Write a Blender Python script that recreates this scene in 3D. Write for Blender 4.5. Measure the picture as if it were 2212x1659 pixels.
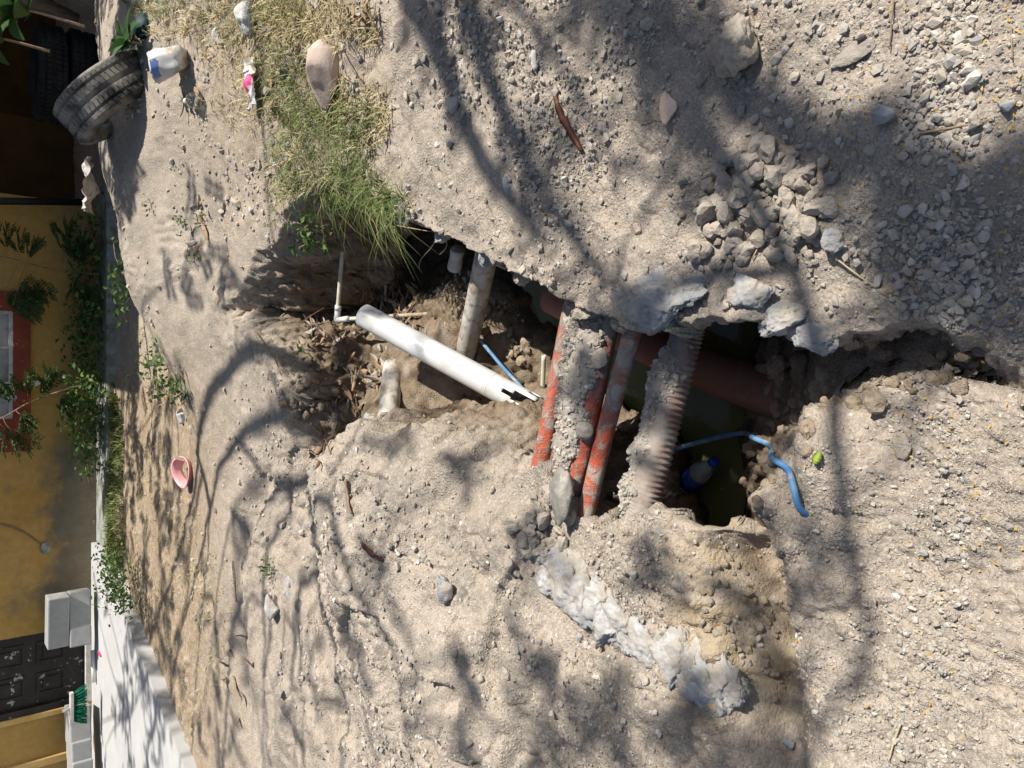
import bpy, bmesh, math, random
import numpy as np
from mathutils import Vector, Matrix

for o in list(bpy.data.objects): bpy.data.objects.remove(o, do_unlink=True)
S = bpy.context.scene
C = S.collection
rng = np.random.default_rng(11)
random.seed(5)
R = math.radians

# ------------------------------------------------------------------ camera
CZ, PT, F = 1.55, R(39.0), 1597.0          # eye height, pitch down, focal length in pixels of a 2212 px wide frame
cam = bpy.data.cameras.new('camera'); cam.sensor_fit = 'HORIZONTAL'; cam.sensor_width = 36.0; cam.lens = 26.0
cam.clip_start = 0.02; cam.clip_end = 3000
co = bpy.data.objects.new('camera', cam); C.objects.link(co)
cp, sp = math.cos(PT), math.sin(PT)
co.matrix_world = Matrix(((0, 1, 0, 0), (-sp, 0, -cp, 0), (-cp, 0, sp, CZ), (0, 0, 0, 1)))   # phone held upright, picture stored on its side
S.camera = co
# ------------------------------------------------------------------ light
SUN_EL = R(53.0)
SUN_AZ = Vector((1.0, -0.12, 0)).normalized()
SD = Vector((SUN_AZ.x*math.cos(SUN_EL), SUN_AZ.y*math.cos(SUN_EL), math.sin(SUN_EL)))   # towards the sun
W = bpy.data.worlds.new('World'); S.world = W; W.use_nodes = True
nt = W.node_tree; sky = nt.nodes.new('ShaderNodeTexSky'); sky.sky_type = 'NISHITA'; sky.sun_disc = False
sky.sun_elevation = SUN_EL; sky.sun_rotation = math.atan2(SD.x, SD.y); sky.air_density = 1.0; sky.dust_density = 1.2
nt.links.new(sky.outputs[0], nt.nodes['Background'].inputs[0]); nt.nodes['Background'].inputs[1].default_value = 0.064
sl = bpy.data.lights.new('sun', 'SUN'); sl.energy = 5.0; sl.angle = R(0.53); sl.color = (1.0, 0.95, 0.875)
so = bpy.data.objects.new('sun', sl); C.objects.link(so); so.location = (8, -1, 12)
so.rotation_euler = SD.to_track_quat('Z', 'Y').to_euler()
S.view_settings.view_transform = 'Standard'; S.view_settings.look = 'None'
S.view_settings.exposure = 0.46; S.view_settings.gamma = 1.0; S.view_settings.use_curve_mapping = False

# ------------------------------------------------------------------ pixel rays (2212 x 1659 measuring frame -> world)
def ray(x, y):
    r = (829.5-y)/F; t = (1106-x)/F
    return Vector((r, cp+t*sp, -sp+t*cp))
def P(x, y, z):
    d = ray(x, y); k = (z-CZ)/d.z
    return Vector((d.x*k, d.y*k, z))
def PY(x, y, Y):
    d = ray(x, y); k = Y/d.y
    return Vector((d.x*k, Y, CZ+d.z*k))

# ------------------------------------------------------------------ helpers
def tag(o, label=None, cat=None, group=None, kind=None):
    if label: o['label'] = label
    if cat: o['category'] = cat
    if group: o['group'] = group
    if kind: o['kind'] = kind
    return o
def empty(name, loc=(0, 0, 0), rz=0):
    o = bpy.data.objects.new(name, None); C.objects.link(o); o.location = loc; o.rotation_euler = (0, 0, rz); o.empty_display_size = .05
    return o
def meshdata(name, verts, faces, mat=None, smooth=True):
    me = bpy.data.meshes.new(name)
    me.from_pydata([tuple(v) for v in verts], [], faces)
    if mat: me.materials.append(mat)
    if smooth: me.polygons.foreach_set('use_smooth', [True]*len(me.polygons))
    me.update(); return me
def obj(name, me, parent=None, loc=None):
    o = bpy.data.objects.new(name, me); C.objects.link(o)
    if parent: o.parent = parent
    if loc is not None: o.location = loc
    return o
def mk(name, verts, faces, mat, parent=None, smooth=True):
    """world coordinates in; object origin at the mesh's base, parent offset taken off"""
    v = np.array([tuple(p) for p in verts], float)
    if parent is not None:
        pl = np.array(world_loc(parent)); o = obj(name, meshdata(name, v-pl, faces, mat, smooth), parent)
    else:
        c = v.mean(0); c[2] = v[:, 2].min(); o = obj(name, meshdata(name, v-c, faces, mat, smooth), None, c)
    return o
def world_loc(o):
    l = Vector(o.location)
    while o.parent: o = o.parent; l = l+Vector(o.location)
    return l
def box(x0, x1, y0, y1, z0, z1):
    v = [(x0, y0, z0), (x1, y0, z0), (x1, y1, z0), (x0, y1, z0), (x0, y0, z1), (x1, y0, z1), (x1, y1, z1), (x0, y1, z1)]
    return v, [(0, 3, 2, 1), (4, 5, 6, 7), (0, 1, 5, 4), (1, 2, 6, 5), (2, 3, 7, 6), (3, 0, 4, 7)]
def bbox(name, b, mat, parent=None, bev=0.0, rot=None, seg=2):
    """bevelled box, optionally turned about its own centre by rot (euler)"""
    v, f = box(*b); bm = bmesh.new(); vs = [bm.verts.new(p) for p in v]
    for q in f: bm.faces.new([vs[i] for i in q])
    if bev: bmesh.ops.bevel(bm, geom=bm.edges[:], offset=bev, segments=seg, affect='EDGES', profile=.6)
    if rot:
        cx = Vector(((b[0]+b[1])/2, (b[2]+b[3])/2, (b[4]+b[5])/2))
        from mathutils import Euler
        bmesh.ops.rotate(bm, verts=bm.verts[:], cent=cx, matrix=Euler(rot).to_matrix())
    bm.verts.index_update()
    vv = [v.co.copy() for v in bm.verts]; ff = [[v.index for v in q.verts] for q in bm.faces]; bm.free()
    return mk(name, vv, ff, mat, parent, smooth=False)
def resample(pts, n):
    p = np.array([tuple(q) for q in pts], float)
    if len(p) == 2: return p[0]+(p[1]-p[0])*np.linspace(0, 1, n)[:, None]
    # Catmull-Rom
    q = np.vstack([2*p[0]-p[1], p, 2*p[-1]-p[-2]]); out = []
    for t in np.linspace(0, len(p)-1, n):
        i = min(int(t), len(p)-2); u = t-i; a, b, c, d = q[i], q[i+1], q[i+2], q[i+3]
        out.append(.5*((2*b)+(-a+c)*u+(2*a-5*b+4*c-d)*u*u+(-a+3*b-3*c+d)*u**3))
    return np.array(out)
def frames(p):
    t = np.gradient(p, axis=0); t /= np.linalg.norm(t, axis=1)[:, None]+1e-9
    ref = np.array([0, 0, 1.]) if abs(t[0][2]) < .9 else np.array([1., 0, 0])
    N = []; n = np.cross(t[0], ref); n /= np.linalg.norm(n)
    for k in t:
        n = n-k*np.dot(n, k); n /= np.linalg.norm(n)+1e-9; N.append(n.copy())
    N = np.array(N); return t, N, np.cross(t, N)
def tube(pts, rad, seg=16, n=None, cap=True, inner=None, skip=None):
    """swept tube; inner = bore radius gives a hollow pipe with a real wall; skip(i, j) leaves out outer quads"""
    p = resample(pts, n) if n else np.array([tuple(q) for q in pts], float)
    n = len(p); rad = np.atleast_1d(np.asarray(rad, float)); rad = rad if len(rad) == n else np.interp(np.linspace(0, 1, n), np.linspace(0, 1, len(rad)), rad) if len(rad) > 1 else np.full(n, rad[0])
    t, N, B = frames(p); a = np.linspace(0, 2*math.pi, seg, endpoint=False)
    ring = np.cos(a)[None, :, None]*N[:, None, :]+np.sin(a)[None, :, None]*B[:, None, :]
    v = (p[:, None, :]+ring*rad[:, None, None]).reshape(-1, 3); f = []
    keep = lambda i, j: not (skip and skip(i, j))
    for i in range(n-1):
        for j in range(seg):
            if keep(i, j): f.append((i*seg+j, i*seg+(j+1) % seg, (i+1)*seg+(j+1) % seg, (i+1)*seg+j))
    if inner is None:
        if cap:
            f.append(tuple(range(seg))[::-1]); f.append(tuple(range((n-1)*seg, n*seg)))
    else:
        vi = (p[:, None, :]+ring*(rad[:, None, None]-inner)).reshape(-1, 3); o = n*seg; v = np.vstack([v, vi])
        q = lambda i, j: i*seg+(j % seg)
        for i in range(n-1):
            for j in range(seg):
                if not keep(i, j): continue
                f.append((o+q(i, j), o+q(i+1, j), o+q(i+1, j+1), o+q(i, j+1)))
                if i == 0: f.append((q(0, j), o+q(0, j), o+q(0, j+1), q(0, j+1)))
                if i == n-2: f.append((q(n-1, j), q(n-1, j+1), o+q(n-1, j+1), o+q(n-1, j)))
                if skip:
                    if not keep(i, (j-1) % seg): f.append((q(i, j), q(i+1, j), o+q(i+1, j), o+q(i, j)))
                    if not keep(i, (j+1) % seg): f.append((q(i, j+1), o+q(i, j+1), o+q(i+1, j+1), q(i+1, j+1)))
                    if i < n-2 and not keep(i+1, j): f.append((q(i+1, j), q(i+1, j+1), o+q(i+1, j+1), o+q(i+1, j)))
    return v, f
def merge(parts):
    V, Fc, k = [], [], 0
    for v, f in parts:
        v = np.array([tuple(p) for p in v], float); V.append(v); Fc += [tuple(i+k for i in q) for q in f]; k += len(v)
    return np.vstack(V), Fc

def fast_mesh(name, V, tris, mat, rnd=None, per=None, quads=False, smooth=False):
    me = bpy.data.meshes.new(name); k = 4 if quads else 3; nf = len(tris)
    me.vertices.add(len(V)); me.vertices.foreach_set('co', np.asarray(V, np.float32).ravel())
    me.loops.add(nf*k); me.polygons.add(nf); me.loops.foreach_set('vertex_index', np.asarray(tris, np.int32).ravel())
    me.polygons.foreach_set('loop_start', np.arange(nf, dtype=np.int32)*k)
    me.polygons.foreach_set('use_smooth', np.full(nf, smooth)); me.update(calc_edges=True)
    if rnd is not None: me.attributes.new('rnd', 'FLOAT', 'POINT').data.foreach_set('value', np.repeat(rnd, per).astype(np.float32))
    me.materials.append(mat); return me

# ------------------------------------------------------------------ numpy noise
def _h(ix, iy, iz, s):
    n = (ix.astype(np.int64)*374761393+iy.astype(np.int64)*668265263+iz*np.int64(1274126177)+np.int64(s)*np.int64(144665)) & 0x7fffffff
    n = ((n ^ (n >> 13))*1274126177) & 0x7fffffff
    n = ((n ^ (n >> 16))*668265263) & 0x7fffffff
    return ((n ^ (n >> 15)) & 0xffffff)/float(0xffffff)
def vn(x, y, s=0):
    ix = np.floor(x); iy = np.floor(y); fx = x-ix; fy = y-iy; z = np.int64(0)
    fx = fx*fx*fx*(fx*(fx*6-15)+10); fy = fy*fy*fy*(fy*(fy*6-15)+10)
    a = _h(ix, iy, z, s); b = _h(ix+1, iy, z, s); c = _h(ix, iy+1, z, s); d = _h(ix+1, iy+1, z, s)
    return (a+(b-a)*fx)*(1-fy)+(c+(d-c)*fx)*fy
def vn3(x, y, z, s=0):
    ix = np.floor(x); iy = np.floor(y); iz = np.floor(z); f = [x-ix, y-iy, z-iz]
    f = [q*q*(3-2*q) for q in f]; out = 0
    for a in (0, 1):
        for b in (0, 1):
            for c in (0, 1):
                w = (f[0] if a else 1-f[0])*(f[1] if b else 1-f[1])*(f[2] if c else 1-f[2])
                out = out+w*_h(ix+a, iy+b, (iz+c).astype(np.int64), s)
    return out
def fbm(x, y, o=4, s=0):
    r = 0; a = .5
    for k in range(o): r = r+a*(vn(x*2**k+17.3*k, y*2**k-9.1*k, s+k)-.5); a *= .5
    return r*2
def fbm3(x, y, z, o=4, s=0):
    r = 0; a = .5
    for k in range(o): r = r+a*(vn3(x*2**k+3.3*k, y*2**k, z*2**k-5.1*k, s+k)-.5); a *= .5
    return r*2
def pebble(x, y, s, fill=.6):
    """domes of differing size packed in jittered cells: 0..1"""
    ix = np.floor(x); iy = np.floor(y); best = np.zeros_like(x); z = np.int64(0)
    for a in (-1, 0, 1):
        for b in (-1, 0, 1):
            cx = ix+a; cy = iy+b
            px = cx+.15+.7*_h(cx, cy, z, s); py = cy+.15+.7*_h(cx, cy, z, s+1); k = _h(cx, cy, z, s+2)
            r = np.where(k < fill, .28+.42*k/fill, 1e-6); e = .7+.6*_h(cx, cy, z, s+3)
            d2 = (((x-px)*e)**2+((y-py)/e)**2)/(r*r)
            best = np.maximum(best, np.sqrt(np.maximum(0, 1-d2))*np.minimum(r/.6, 1))
    return best
def sstep(a, b, x):
    t = np.clip((x-a)/(b-a), 0, 1); return t*t*(3-2*t)

# ------------------------------------------------------------------ terrain height field
class TPS:
    def __init__(s, pts, lam=.02):
        p = np.array([tuple(q) for q in pts], float); s.c = p[:, :2]; n = len(p)
        K = s.U(np.linalg.norm(s.c[:, None]-s.c[None], axis=2))+lam*np.eye(n); A = np.zeros((n+3, n+3)); A[:n, :n] = K
        A[:n, n] = 1; A[:n, n+1:] = s.c; A[n:, :n] = A[:n, n:].T
        s.w = np.linalg.solve(A, np.r_[p[:, 2], 0, 0, 0]); s.lo, s.hi = p[:, 2].min(), p[:, 2].max()
    @staticmethod
    def U(r): return r*r*np.log(np.maximum(r, 1e-6))
    def __call__(s, x, y):
        out = s.w[-3]+s.w[-2]*x+s.w[-1]*y
        for (cx, cy), w in zip(s.c, s.w): out = out+w*s.U(np.hypot(x-cx, y-cy))
        return np.clip(out, s.lo-.05, s.hi+.05)
BANK = [(1.2, 1.5, .10), (.7, .5, .08), (.6, -.5, .1), (2, 2.5, .18), (1.4, 3.0, .13), (1.9, 1.0, .18), (.9, 3.4, .06), (1.5, 3.7, .17),
        (1.6, 6.35, .42), (.62, 5.77, .34), (.25, 5.5, .24), (-.1, 5.3, .13), (.3, 6.1, -.01), (.7, 6.4, .0), (-.1, 5.8, -.02), (2.3, 6.2, .46), (1.9, 4.5, .30), (1.0, 4.7, .20), (.5, 4.5, .18), (.1, 4.6, .12), (.75, 4.1, .13), (.32, 4.3, .14),
        (3, 5, .36), (3.2, 6.6, .42), (5, 4, .3), (5, 7, .25), (1.5, 7.3, .0), (.6, 6.7, -.02), (-.15, 6.2, -.01), (2.6, 7.8, .12), (.8, 8.8, 0), (3.5, 9, .1),
        (-.6, 5.6, 0), (-2, 3, .04), (-1.5, 1.5, .05), (-1, .6, .04), (-.5, .5, -.02), (-.3, -.5, 0), (-2.5, 0, .05), (-3, 5, .03), (-1.7, 8.3, .0), (-4, 8, .0), (-5, 3, .03),
        (-.1, 4.5, .07), (-.5, 4.2, .0), (-1.2, 4, .02), (.2, 1.2, 0), (.3, 1.7, 0), (.7, 2.6, .03), (.05, .5, 0), (-.5, 1.6, 0), (-.45, 1.2, 0), (-.33, 2.95, .15), (-.5, 2.3, .10), (-.45, 2.75, .21), (-.85, 2.65, .18), (-1.0, 2.0, .09), (-.6, 3.1, .15), (-.5, 3.8, -.07), (-1.0, 3.6, -.06), (-1.6, 3.5, -.02), (-.9, 3.1, .08), (-1.4, 2.7, .08), (-.3, 3.75, -.03)]
bank = TPS(BANK)
Pz = lambda x, y, z: tuple(P(x, y, z))
FLOOR = [(0, 1.6, -.76), (.15, 1.9, -.76), (-.2, 1.7, -.74), (.28, 2.15, -.72), (.0, 1.48, -.70), (-.3, 1.57, -.74), (.12, 1.32, -.60), Pz(1625, 960, -.52), Pz(1640, 1030, -.45), Pz(1655, 1110, -.38), Pz(1690, 965, -.30),
         Pz(1690, 820, -.45), Pz(1800, 800, -.30), Pz(1730, 1040, -.21), Pz(1900, 830, -.20), Pz(2050, 800, -.13), Pz(2212, 840, -.09), (0, .1, -.03),
         Pz(1150, 740, -.50), Pz(1060, 700, -.46), Pz(960, 640, -.50), Pz(1130, 900, -.52), Pz(1170, 860, -.60), Pz(1080, 960, -.3), Pz(1040, 920, -.22), Pz(930, 850, -.33), Pz(860, 880, -.27), Pz(830, 750, -.44), Pz(930, 610, -.62), Pz(740, 620, -.66), Pz(850, 600, -.70), Pz(780, 560, -.78),
         Pz(720, 700, -.42), Pz(680, 860, -.40), Pz(705, 930, -.44), Pz(645, 790, -.32), Pz(665, 1000, -.38), Pz(1330, 985, -.56), Pz(1200, 680, -.66), (1.0, 3.2, -.8), (1.0, 3.6, -.7), (.75, 3.6, -.72)]
floor_ = TPS(FLOOR, .01)
# trench outline, (px, py, rim height, width over which the wall drops, undercut); near right -> far -> left -> near
OUT = [(2300, 835, 0, .10, 0), (2212, 800, 0, .07, .03), (2080, 738, 0, .05, .05), (1960, 702, 0, .05, .06), (1880, 705, 0, .05, .07), (1790, 750, 0, .05, .08), (1740, 728, 0, .05, .09), (1650, 700, 0, .05, .1),
       (1540, 692, 0, .05, .12), (1410, 712, 0, .05, .13), (1330, 690, 0, .05, .13), (1220, 650, 0, .05, .14), (1150, 600, 0, .05, .14), (1100, 575, 0, .05, .12), (1040, 545, 0, .05, .12), (960, 505, .01, .05, .12),
       (870, 465, .02, .05, .12), (815, 425, .03, .06, .12), (760, 390, .05, .08, .1), (690, 395, .05, .1, .05), (630, 460, .05, .22, .02), (600, 520, .07, .26, 0), (562, 545, .08, .28, 0), (535, 630, .08, .28, 0), (515, 672, .06, .26, 0),
       (575, 722, .02, .12, 0), (605, 770, 0, .16, 0), (630, 830, 0, .16, 0), (625, 900, 0, .15, 0), (630, 960, 0, .15, 0), (640, 1030, 0, .12, 0), (632, 1090, 0, .10, 0), (645, 1130, .05, .05, 0), (672, 1100, .08, .05, 0), (692, 1000, .12, .06, 0), (738, 950, .12, .07, 0), (785, 908, .12, .08, 0),
       (850, 925, .06, .16, 0), (930, 985, .06, .3, 0), (1050, 1025, .05, .30, 0), (1150, 1005, .03, .20, 0), (1215, 1085, 0, .10, -.04), (1270, 1130, 0, .06, -.12), (1330, 1118, 0, .05, -.14), (1400, 1105, 0, .05, -.14),
       (1480, 1120, 0, .05, -.18), (1560, 1145, 0, .05, -.18), (1635, 1172, -.02, .06, -.06), (1665, 1120, -.06, .2, 0), (1705, 1085, -.06, .22, 0), (1760, 1010, -.05, .22, 0), (1850, 930, -.03, .2, 0), (2000, 890, -.01, .16, 0), (2212, 885, 0, .12, 0), (2300, 870, 0, .1, 0)]
poly = np.array([tuple(P(x, y, z))[:2]+(w, u) for x, y, z, w, u in OUT])
def trench(x, y):
    """signed distance (inside +), wall width and undercut of the nearest rim piece"""
    n = len(poly); best = np.full(x.shape, 1e9); wid = np.zeros(x.shape); und = np.zeros(x.shape); ins = np.zeros(x.shape, bool)
    for i in range(n):
        ax, ay, aw, au = poly[i]; bx, by, bw, bu = poly[(i+1) % n]
        dx, dy = bx-ax, by-ay; t = np.clip(((x-ax)*dx+(y-ay)*dy)/(dx*dx+dy*dy), 0, 1)
        d = np.hypot(x-ax-t*dx, y-ay-t*dy); m = d < best
        best = np.where(m, d, best); wid = np.where(m, aw+(bw-aw)*t, wid); und = np.where(m, au+(bu-au)*t, und)
        c = (ay > y) != (by > y); ins ^= c & (x < (bx-ax)*(y-ay)/((by-ay) if by != ay else 1e-9)+ax)
    return np.where(ins, best, -best), wid, und
def seg_d(x, y, a, b):
    dx, dy = b[0]-a[0], b[1]-a[1]; t = np.clip(((x-a[0])*dx+(y-a[1])*dy)/(dx*dx+dy*dy), 0, 1)
    return np.hypot(x-a[0]-t*dx, y-a[1]-t*dy), t
GULLY = [P(1650, 1190, -.1)[:2], P(1690, 1330, -.12)[:2], P(1700, 1460, -.1)[:2], P(1730, 1680, -.08)[:2], P(1760, 1900, -.05)[:2]]
STEP = [P(560, 1050, 0)[:2], P(520, 1200, 0)[:2], P(530, 1400, 0)[:2], P(545, 1659, 0)[:2], P(560, 1900, 0)[:2]]
def height(x, y, detail=True, full=False):
    x = np.asarray(x, float); y = np.asarray(y, float)
    hb = bank(x, y)+.055*fbm(x*1.7, y*1.7, 3, 3)*(1-.5*sstep(3.6, 5, y))+.030*fbm(x*6, y*6, 4, 31)/(1+1.3*np.maximum(0, y-3.2))
    e1 = fbm(x*2.3+4, y*2.3, 3, 131); e2 = fbm(x*5.5, y*5.5+2, 3, 137); lw = .5+.5*sstep(.2, -.4, x)
    hb = hb+lw*sstep(.5, 1.4, y)*(1-.85*sstep(3.5, 4.6, y))*(.055*(np.abs(e1)-.12)-.014*np.exp(-(e2/.05)**2))*sstep(7.5, 5.5, y)+.035*lw*sstep(.6, 1.4, y)*(1-.8*sstep(3.5, 4.6, y))*sstep(.0, .06, fbm(x*1.5, y*1.9, 3, 141))*sstep(6, 4.5, y)
    # shallow gully left of the trench and the long step in the far-left ground
    g = np.zeros(x.shape)
    for a, b in zip(GULLY[:-1], GULLY[1:]):
        d, t = seg_d(x, y, a, b); g = np.maximum(g, np.exp(-(d/.075)**2))
    hb = hb-.17*g*(1-.5*sstep(-.6, -1.1, x))
    g2 = np.zeros(x.shape)
    for a, b in zip(STEP[:-1], STEP[1:]):
        d, t = seg_d(x, y, a, b); g2 = np.maximum(g2, np.exp(-(d/.09)**2))
    hb = hb-.07*g2
    d, w, u = trench(x, y)
    d = d+.035*fbm(x*7, y*7, 3, 40)+.018*fbm(x*28, y*28, 2, 44)
    k = np.clip(d/np.maximum(w, .03), 0, 1); k = k*k*(3-2*k)*.6+.4*k**.7
    k = np.where(d > 0, k, 0)
    hf = floor_(x, y)+.05*fbm(x*5, y*5, 3, 50)
    hf = np.minimum(hf, hb)
    h = hb+(hf-hb)*k
    if detail:
        m = sstep(-.15, .3, fbm(x*1.9, y*1.9, 3, 60))                      # loose gravel against trodden dust
        far = 1/(1+np.maximum(0, np.hypot(x, y)-2.6)*.35)
        inside = sstep(0, .08, d)
        big = sstep(.05, .4, fbm(x*2.3+7, y*2.3, 2, 63))
        h = h+far*((.0035+.007*m)*pebble(x*40, y*40, 5, .55)+(.0015+.0032*m)*pebble(x*85, y*85, 9, .75)*far)
        tz = np.exp(-((x+.62)/.35)**4-((y-1.08)/.2)**4)
        h = h+(.017*big+.022*inside+.014*tz)*pebble(x*17, y*17, 14, .6)+.020*tz*fbm(x*16, y*16, 4, 77)+.010*tz*pebble(x*36, y*36, 23, .7)+.0035*fbm(x*30, y*30, 3, 70)
    if full: return h, d, hb, u, k
    return h
def ground_hit(pts):
    """world points where rays through measuring-frame pixels meet the ground"""
    D = np.array([tuple(ray(x, y)) for x, y in pts]); n = len(D)
    ks = np.concatenate([np.linspace(1.0, 4.2, 110), np.linspace(4.25, 9.5, 70)]); lo = np.full(n, ks[0]); hi = np.full(n, ks[-1])
    for it in range(2):
        K = ks[None, :]+np.zeros((n, 1)) if it == 0 else lo[:, None]+(hi-lo)[:, None]*np.linspace(0, 1, 24)[None, :]
        B = (CZ+D[:, 2:3]*K) <= height((D[:, :1]*K).ravel(), (D[:, 1:2]*K).ravel(), False).reshape(K.shape)
        i = np.where(B.any(1), B.argmax(1), K.shape[1]-1); r = np.arange(n); lo = K[r, np.maximum(i-1, 0)]; hi = K[r, i]
    X = D[:, 0]*hi; Y = D[:, 1]*hi; Z = height(X, Y)
    return [Vector(q) for q in zip(X, Y, Z)]
G = lambda x, y: ground_hit([(x, y)])[0]

# ------------------------------------------------------------------ materials
class NT:
    def __init__(s, name):
        s.m = bpy.data.materials.new(name); s.m.use_nodes = True; s.t = s.m.node_tree; s.b = s.t.nodes['Principled BSDF']; s.tc = None
    def n(s, typ, **kw):
        q = s.t.nodes.new('ShaderNode'+typ)
        for k, v in kw.items():
            if k.startswith('i_'):
                key = k[2:]; key = int(key) if key.isdigit() else key.replace('_', ' ')
                if hasattr(v, 'links') or isinstance(v, bpy.types.NodeSocket): s.t.links.new(v, q.inputs[key])
                else: q.inputs[key].default_value = v
            else: setattr(q, k, v)
        return q
    def co(s, kind='Object', scale=None):
        if not s.tc: s.tc = s.n('TexCoord')
        if scale is None: return s.tc.outputs[kind]
        m = s.n('Mapping'); s.t.links.new(s.tc.outputs[kind], m.inputs[0]); m.inputs['Scale'].default_value = scale; return m.outputs[0]
    def noise(s, scale, detail=5, rough=.6, v=None, dist=0): return s.n('TexNoise', i_Vector=v or s.co(), i_Scale=scale, i_Detail=detail, i_Roughness=rough, i_Distortion=dist).outputs['Fac']
    def vor(s, scale, feature='F1', v=None): return s.n('TexVoronoi', feature=feature, i_Vector=v or s.co(), i_Scale=scale)
    def ramp(s, fac, stops):
        r = s.n('ValToRGB', i_Fac=fac); e = r.color_ramp.elements
        while len(e) < len(stops): e.new(.5)
        for q, (p, c) in zip(e, stops): q.position = p; q.color = tuple(c)+(1,) if len(c) == 3 else c
        return r.outputs[0]
    def mix(s, fac, a, b, typ='MIX'):
        q = s.n('Mix', data_type='RGBA', blend_type=typ)
        for i, v in ((0, fac), (6, a), (7, b)):
            if isinstance(v, bpy.types.NodeSocket): s.t.links.new(v, q.inputs[i])
            else: q.inputs[i].default_value = v if i == 0 else (tuple(v)+(1,) if len(v) == 3 else v)
        return q.outputs[2]
    def math(s, op, a, b=0., clamp=False):
        q = s.n('Math', operation=op, use_clamp=clamp)
        for i, v in enumerate((a, b)):
            if isinstance(v, bpy.types.NodeSocket): s.t.links.new(v, q.inputs[i])
            else: q.inputs[i].default_value = v
        return q.outputs[0]
    def rng(s, v, a, b, c=0., d=1.): return s.n('MapRange', i_Value=v, i_From_Min=a, i_From_Max=b, i_To_Min=c, i_To_Max=d).outputs[0]
    def attr(s, name): return s.n('Attribute', attribute_name=name).outputs['Fac']
    def bump(s, h, dist, strength=1.): s.t.links.new(s.n('Bump', i_Height=h, i_Distance=dist, i_Strength=strength).outputs[0], s.b.inputs['Normal'])
    def set(s, key, v):
        if isinstance(v, bpy.types.NodeSocket): s.t.links.new(v, s.b.inputs[key])
        else: s.b.inputs[key].default_value = tuple(v)+(1,) if isinstance(v, tuple) and len(v) == 3 else v
        return s
def two(name, a, b, scale=8., lo=.4, hi=.6, rough=.9, bump=.0, bscale=80., spec=.2, detail=6, stretch=None, c=None, cscale=40., clo=.6, chi=.7, dirt=None):
    """two colours in noise patches, a third in finer flecks, noise relief"""
    t = NT(name); v = t.co(scale=stretch) if stretch else None
    col = t.mix(t.rng(t.noise(scale, detail, .62, v), lo, hi), a, b)
    if c: col = t.mix(t.rng(t.noise(cscale, 4, .6), clo, chi), col, c)
    if dirt:                                                          # dust settled on upward faces
        nz = t.n('SeparateXYZ', i_0=t.n('NewGeometry').outputs['Normal']).outputs[2]
        m = t.math('MULTIPLY', t.rng(nz, dirt[1], dirt[2]), t.rng(t.noise(dirt[3], 6, .65), .35, .6)); col = t.mix(m, col, dirt[0])
    t.set('Base Color', col).set('Roughness', rough).set('Specular IOR Level', spec)
    if bump: t.bump(t.noise(bscale, 6, .65), bump)
    return t.m
DUST = (.395, .355, .305)
def soil_mat():
    t = NT('soil'); big = t.noise(1.1, 5, .6); mid = t.noise(6, 6, .65); fine = t.noise(140, 5, .7)
    col = t.mix(t.rng(big, .35, .65), (.355, .312, .268), (.455, .405, .352))
    col = t.mix(t.rng(mid, .45, .7), col, (.295, .270, .240))
    v1 = t.vor(95); v2 = t.vor(240)
    sp1 = t.n('SeparateColor', i_0=v1.outputs['Color']).outputs; sp2 = t.n('SeparateColor', i_0=v2.outputs['Color']).outputs
    col = t.mix(t.math('MULTIPLY', t.rng(sp1[0], .86, .97), .55), col, (.52, .48, .43))
    col = t.mix(t.math('MULTIPLY', t.rng(sp1[1], .93, .97), .45), col, (.26, .265, .27))
    col = t.mix(.5, col, t.mix(sp2[0], (.32, .29, .25), (.72, .68, .62)), 'OVERLAY')
    col = t.mix(.30, col, t.ramp(fine, [(.25, (.22, .2, .18)), (.75, (.8, .78, .74))]), 'OVERLAY')
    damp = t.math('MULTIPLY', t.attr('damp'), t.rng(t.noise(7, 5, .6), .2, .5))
    col = t.mix(damp, col, t.mix(t.rng(t.noise(22, 5, .6), .35, .65), (.15, .108, .070), (.27, .21, .145)))  # damp brown, made darker to carry the hollow's shade as well
    tan = t.math('MULTIPLY', t.attr('tan'), t.rng(t.noise(9, 4, .6), .3, .55)); col = t.mix(tan, col, (.43, .335, .215))
    lit = t.math('MULTIPLY', t.attr('litter'), t.rng(t.noise(30, 6, .72), .42, .56)); col = t.mix(lit, col, (.31, .215, .115))
    wet = t.attr('wet'); col = t.mix(wet, col, (.055, .047, .03))
    t.set('Base Color', col).set('Roughness', t.rng(wet, 0, 1, .95, .45)).set('Specular IOR Level', .15)
    h = t.math('ADD', t.math('MULTIPLY', t.rng(v1.outputs['Distance'], 0, .6, 1, 0), .6), t.math('MULTIPLY', t.rng(v2.outputs['Distance'], 0, .6, 1, 0), .35))
    t.bump(t.math('ADD', t.math('MULTIPLY', h, t.rng(t.noise(4.5, 4, .6), .38, .62, .25, 1.15)), t.math('MULTIPLY', fine, .8)), .0062, 1.)
    return t.m
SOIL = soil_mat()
def stone_mat(name, stops, attr=None, bump=.004, flecks=True, k=1.):
    t = NT(name); r = t.attr(attr) if attr else t.n('ObjectInfo').outputs['Random']
    col = t.ramp(r, stops); n = t.noise(30*k, 6, .65)
    col = t.mix(.55, col, t.ramp(n, [(.3, (.3, .28, .25)), (.7, (.72, .69, .64))]), 'OVERLAY')
    nz = t.n('SeparateXYZ', i_0=t.n('NewGeometry').outputs['Normal']).outputs[2]
    if flecks: col = t.mix(t.math('MULTIPLY', t.rng(t.noise(11*k, 5, .6), .4, .6), .65), col, DUST)
    t.set('Base Color', col).set('Roughness', .93).set('Specular IOR Level', .2)
    t.bump(t.math('ADD', t.noise(90*k, 5, .65), t.noise(24*k, 4, .6)), bump); return t.m
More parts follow.
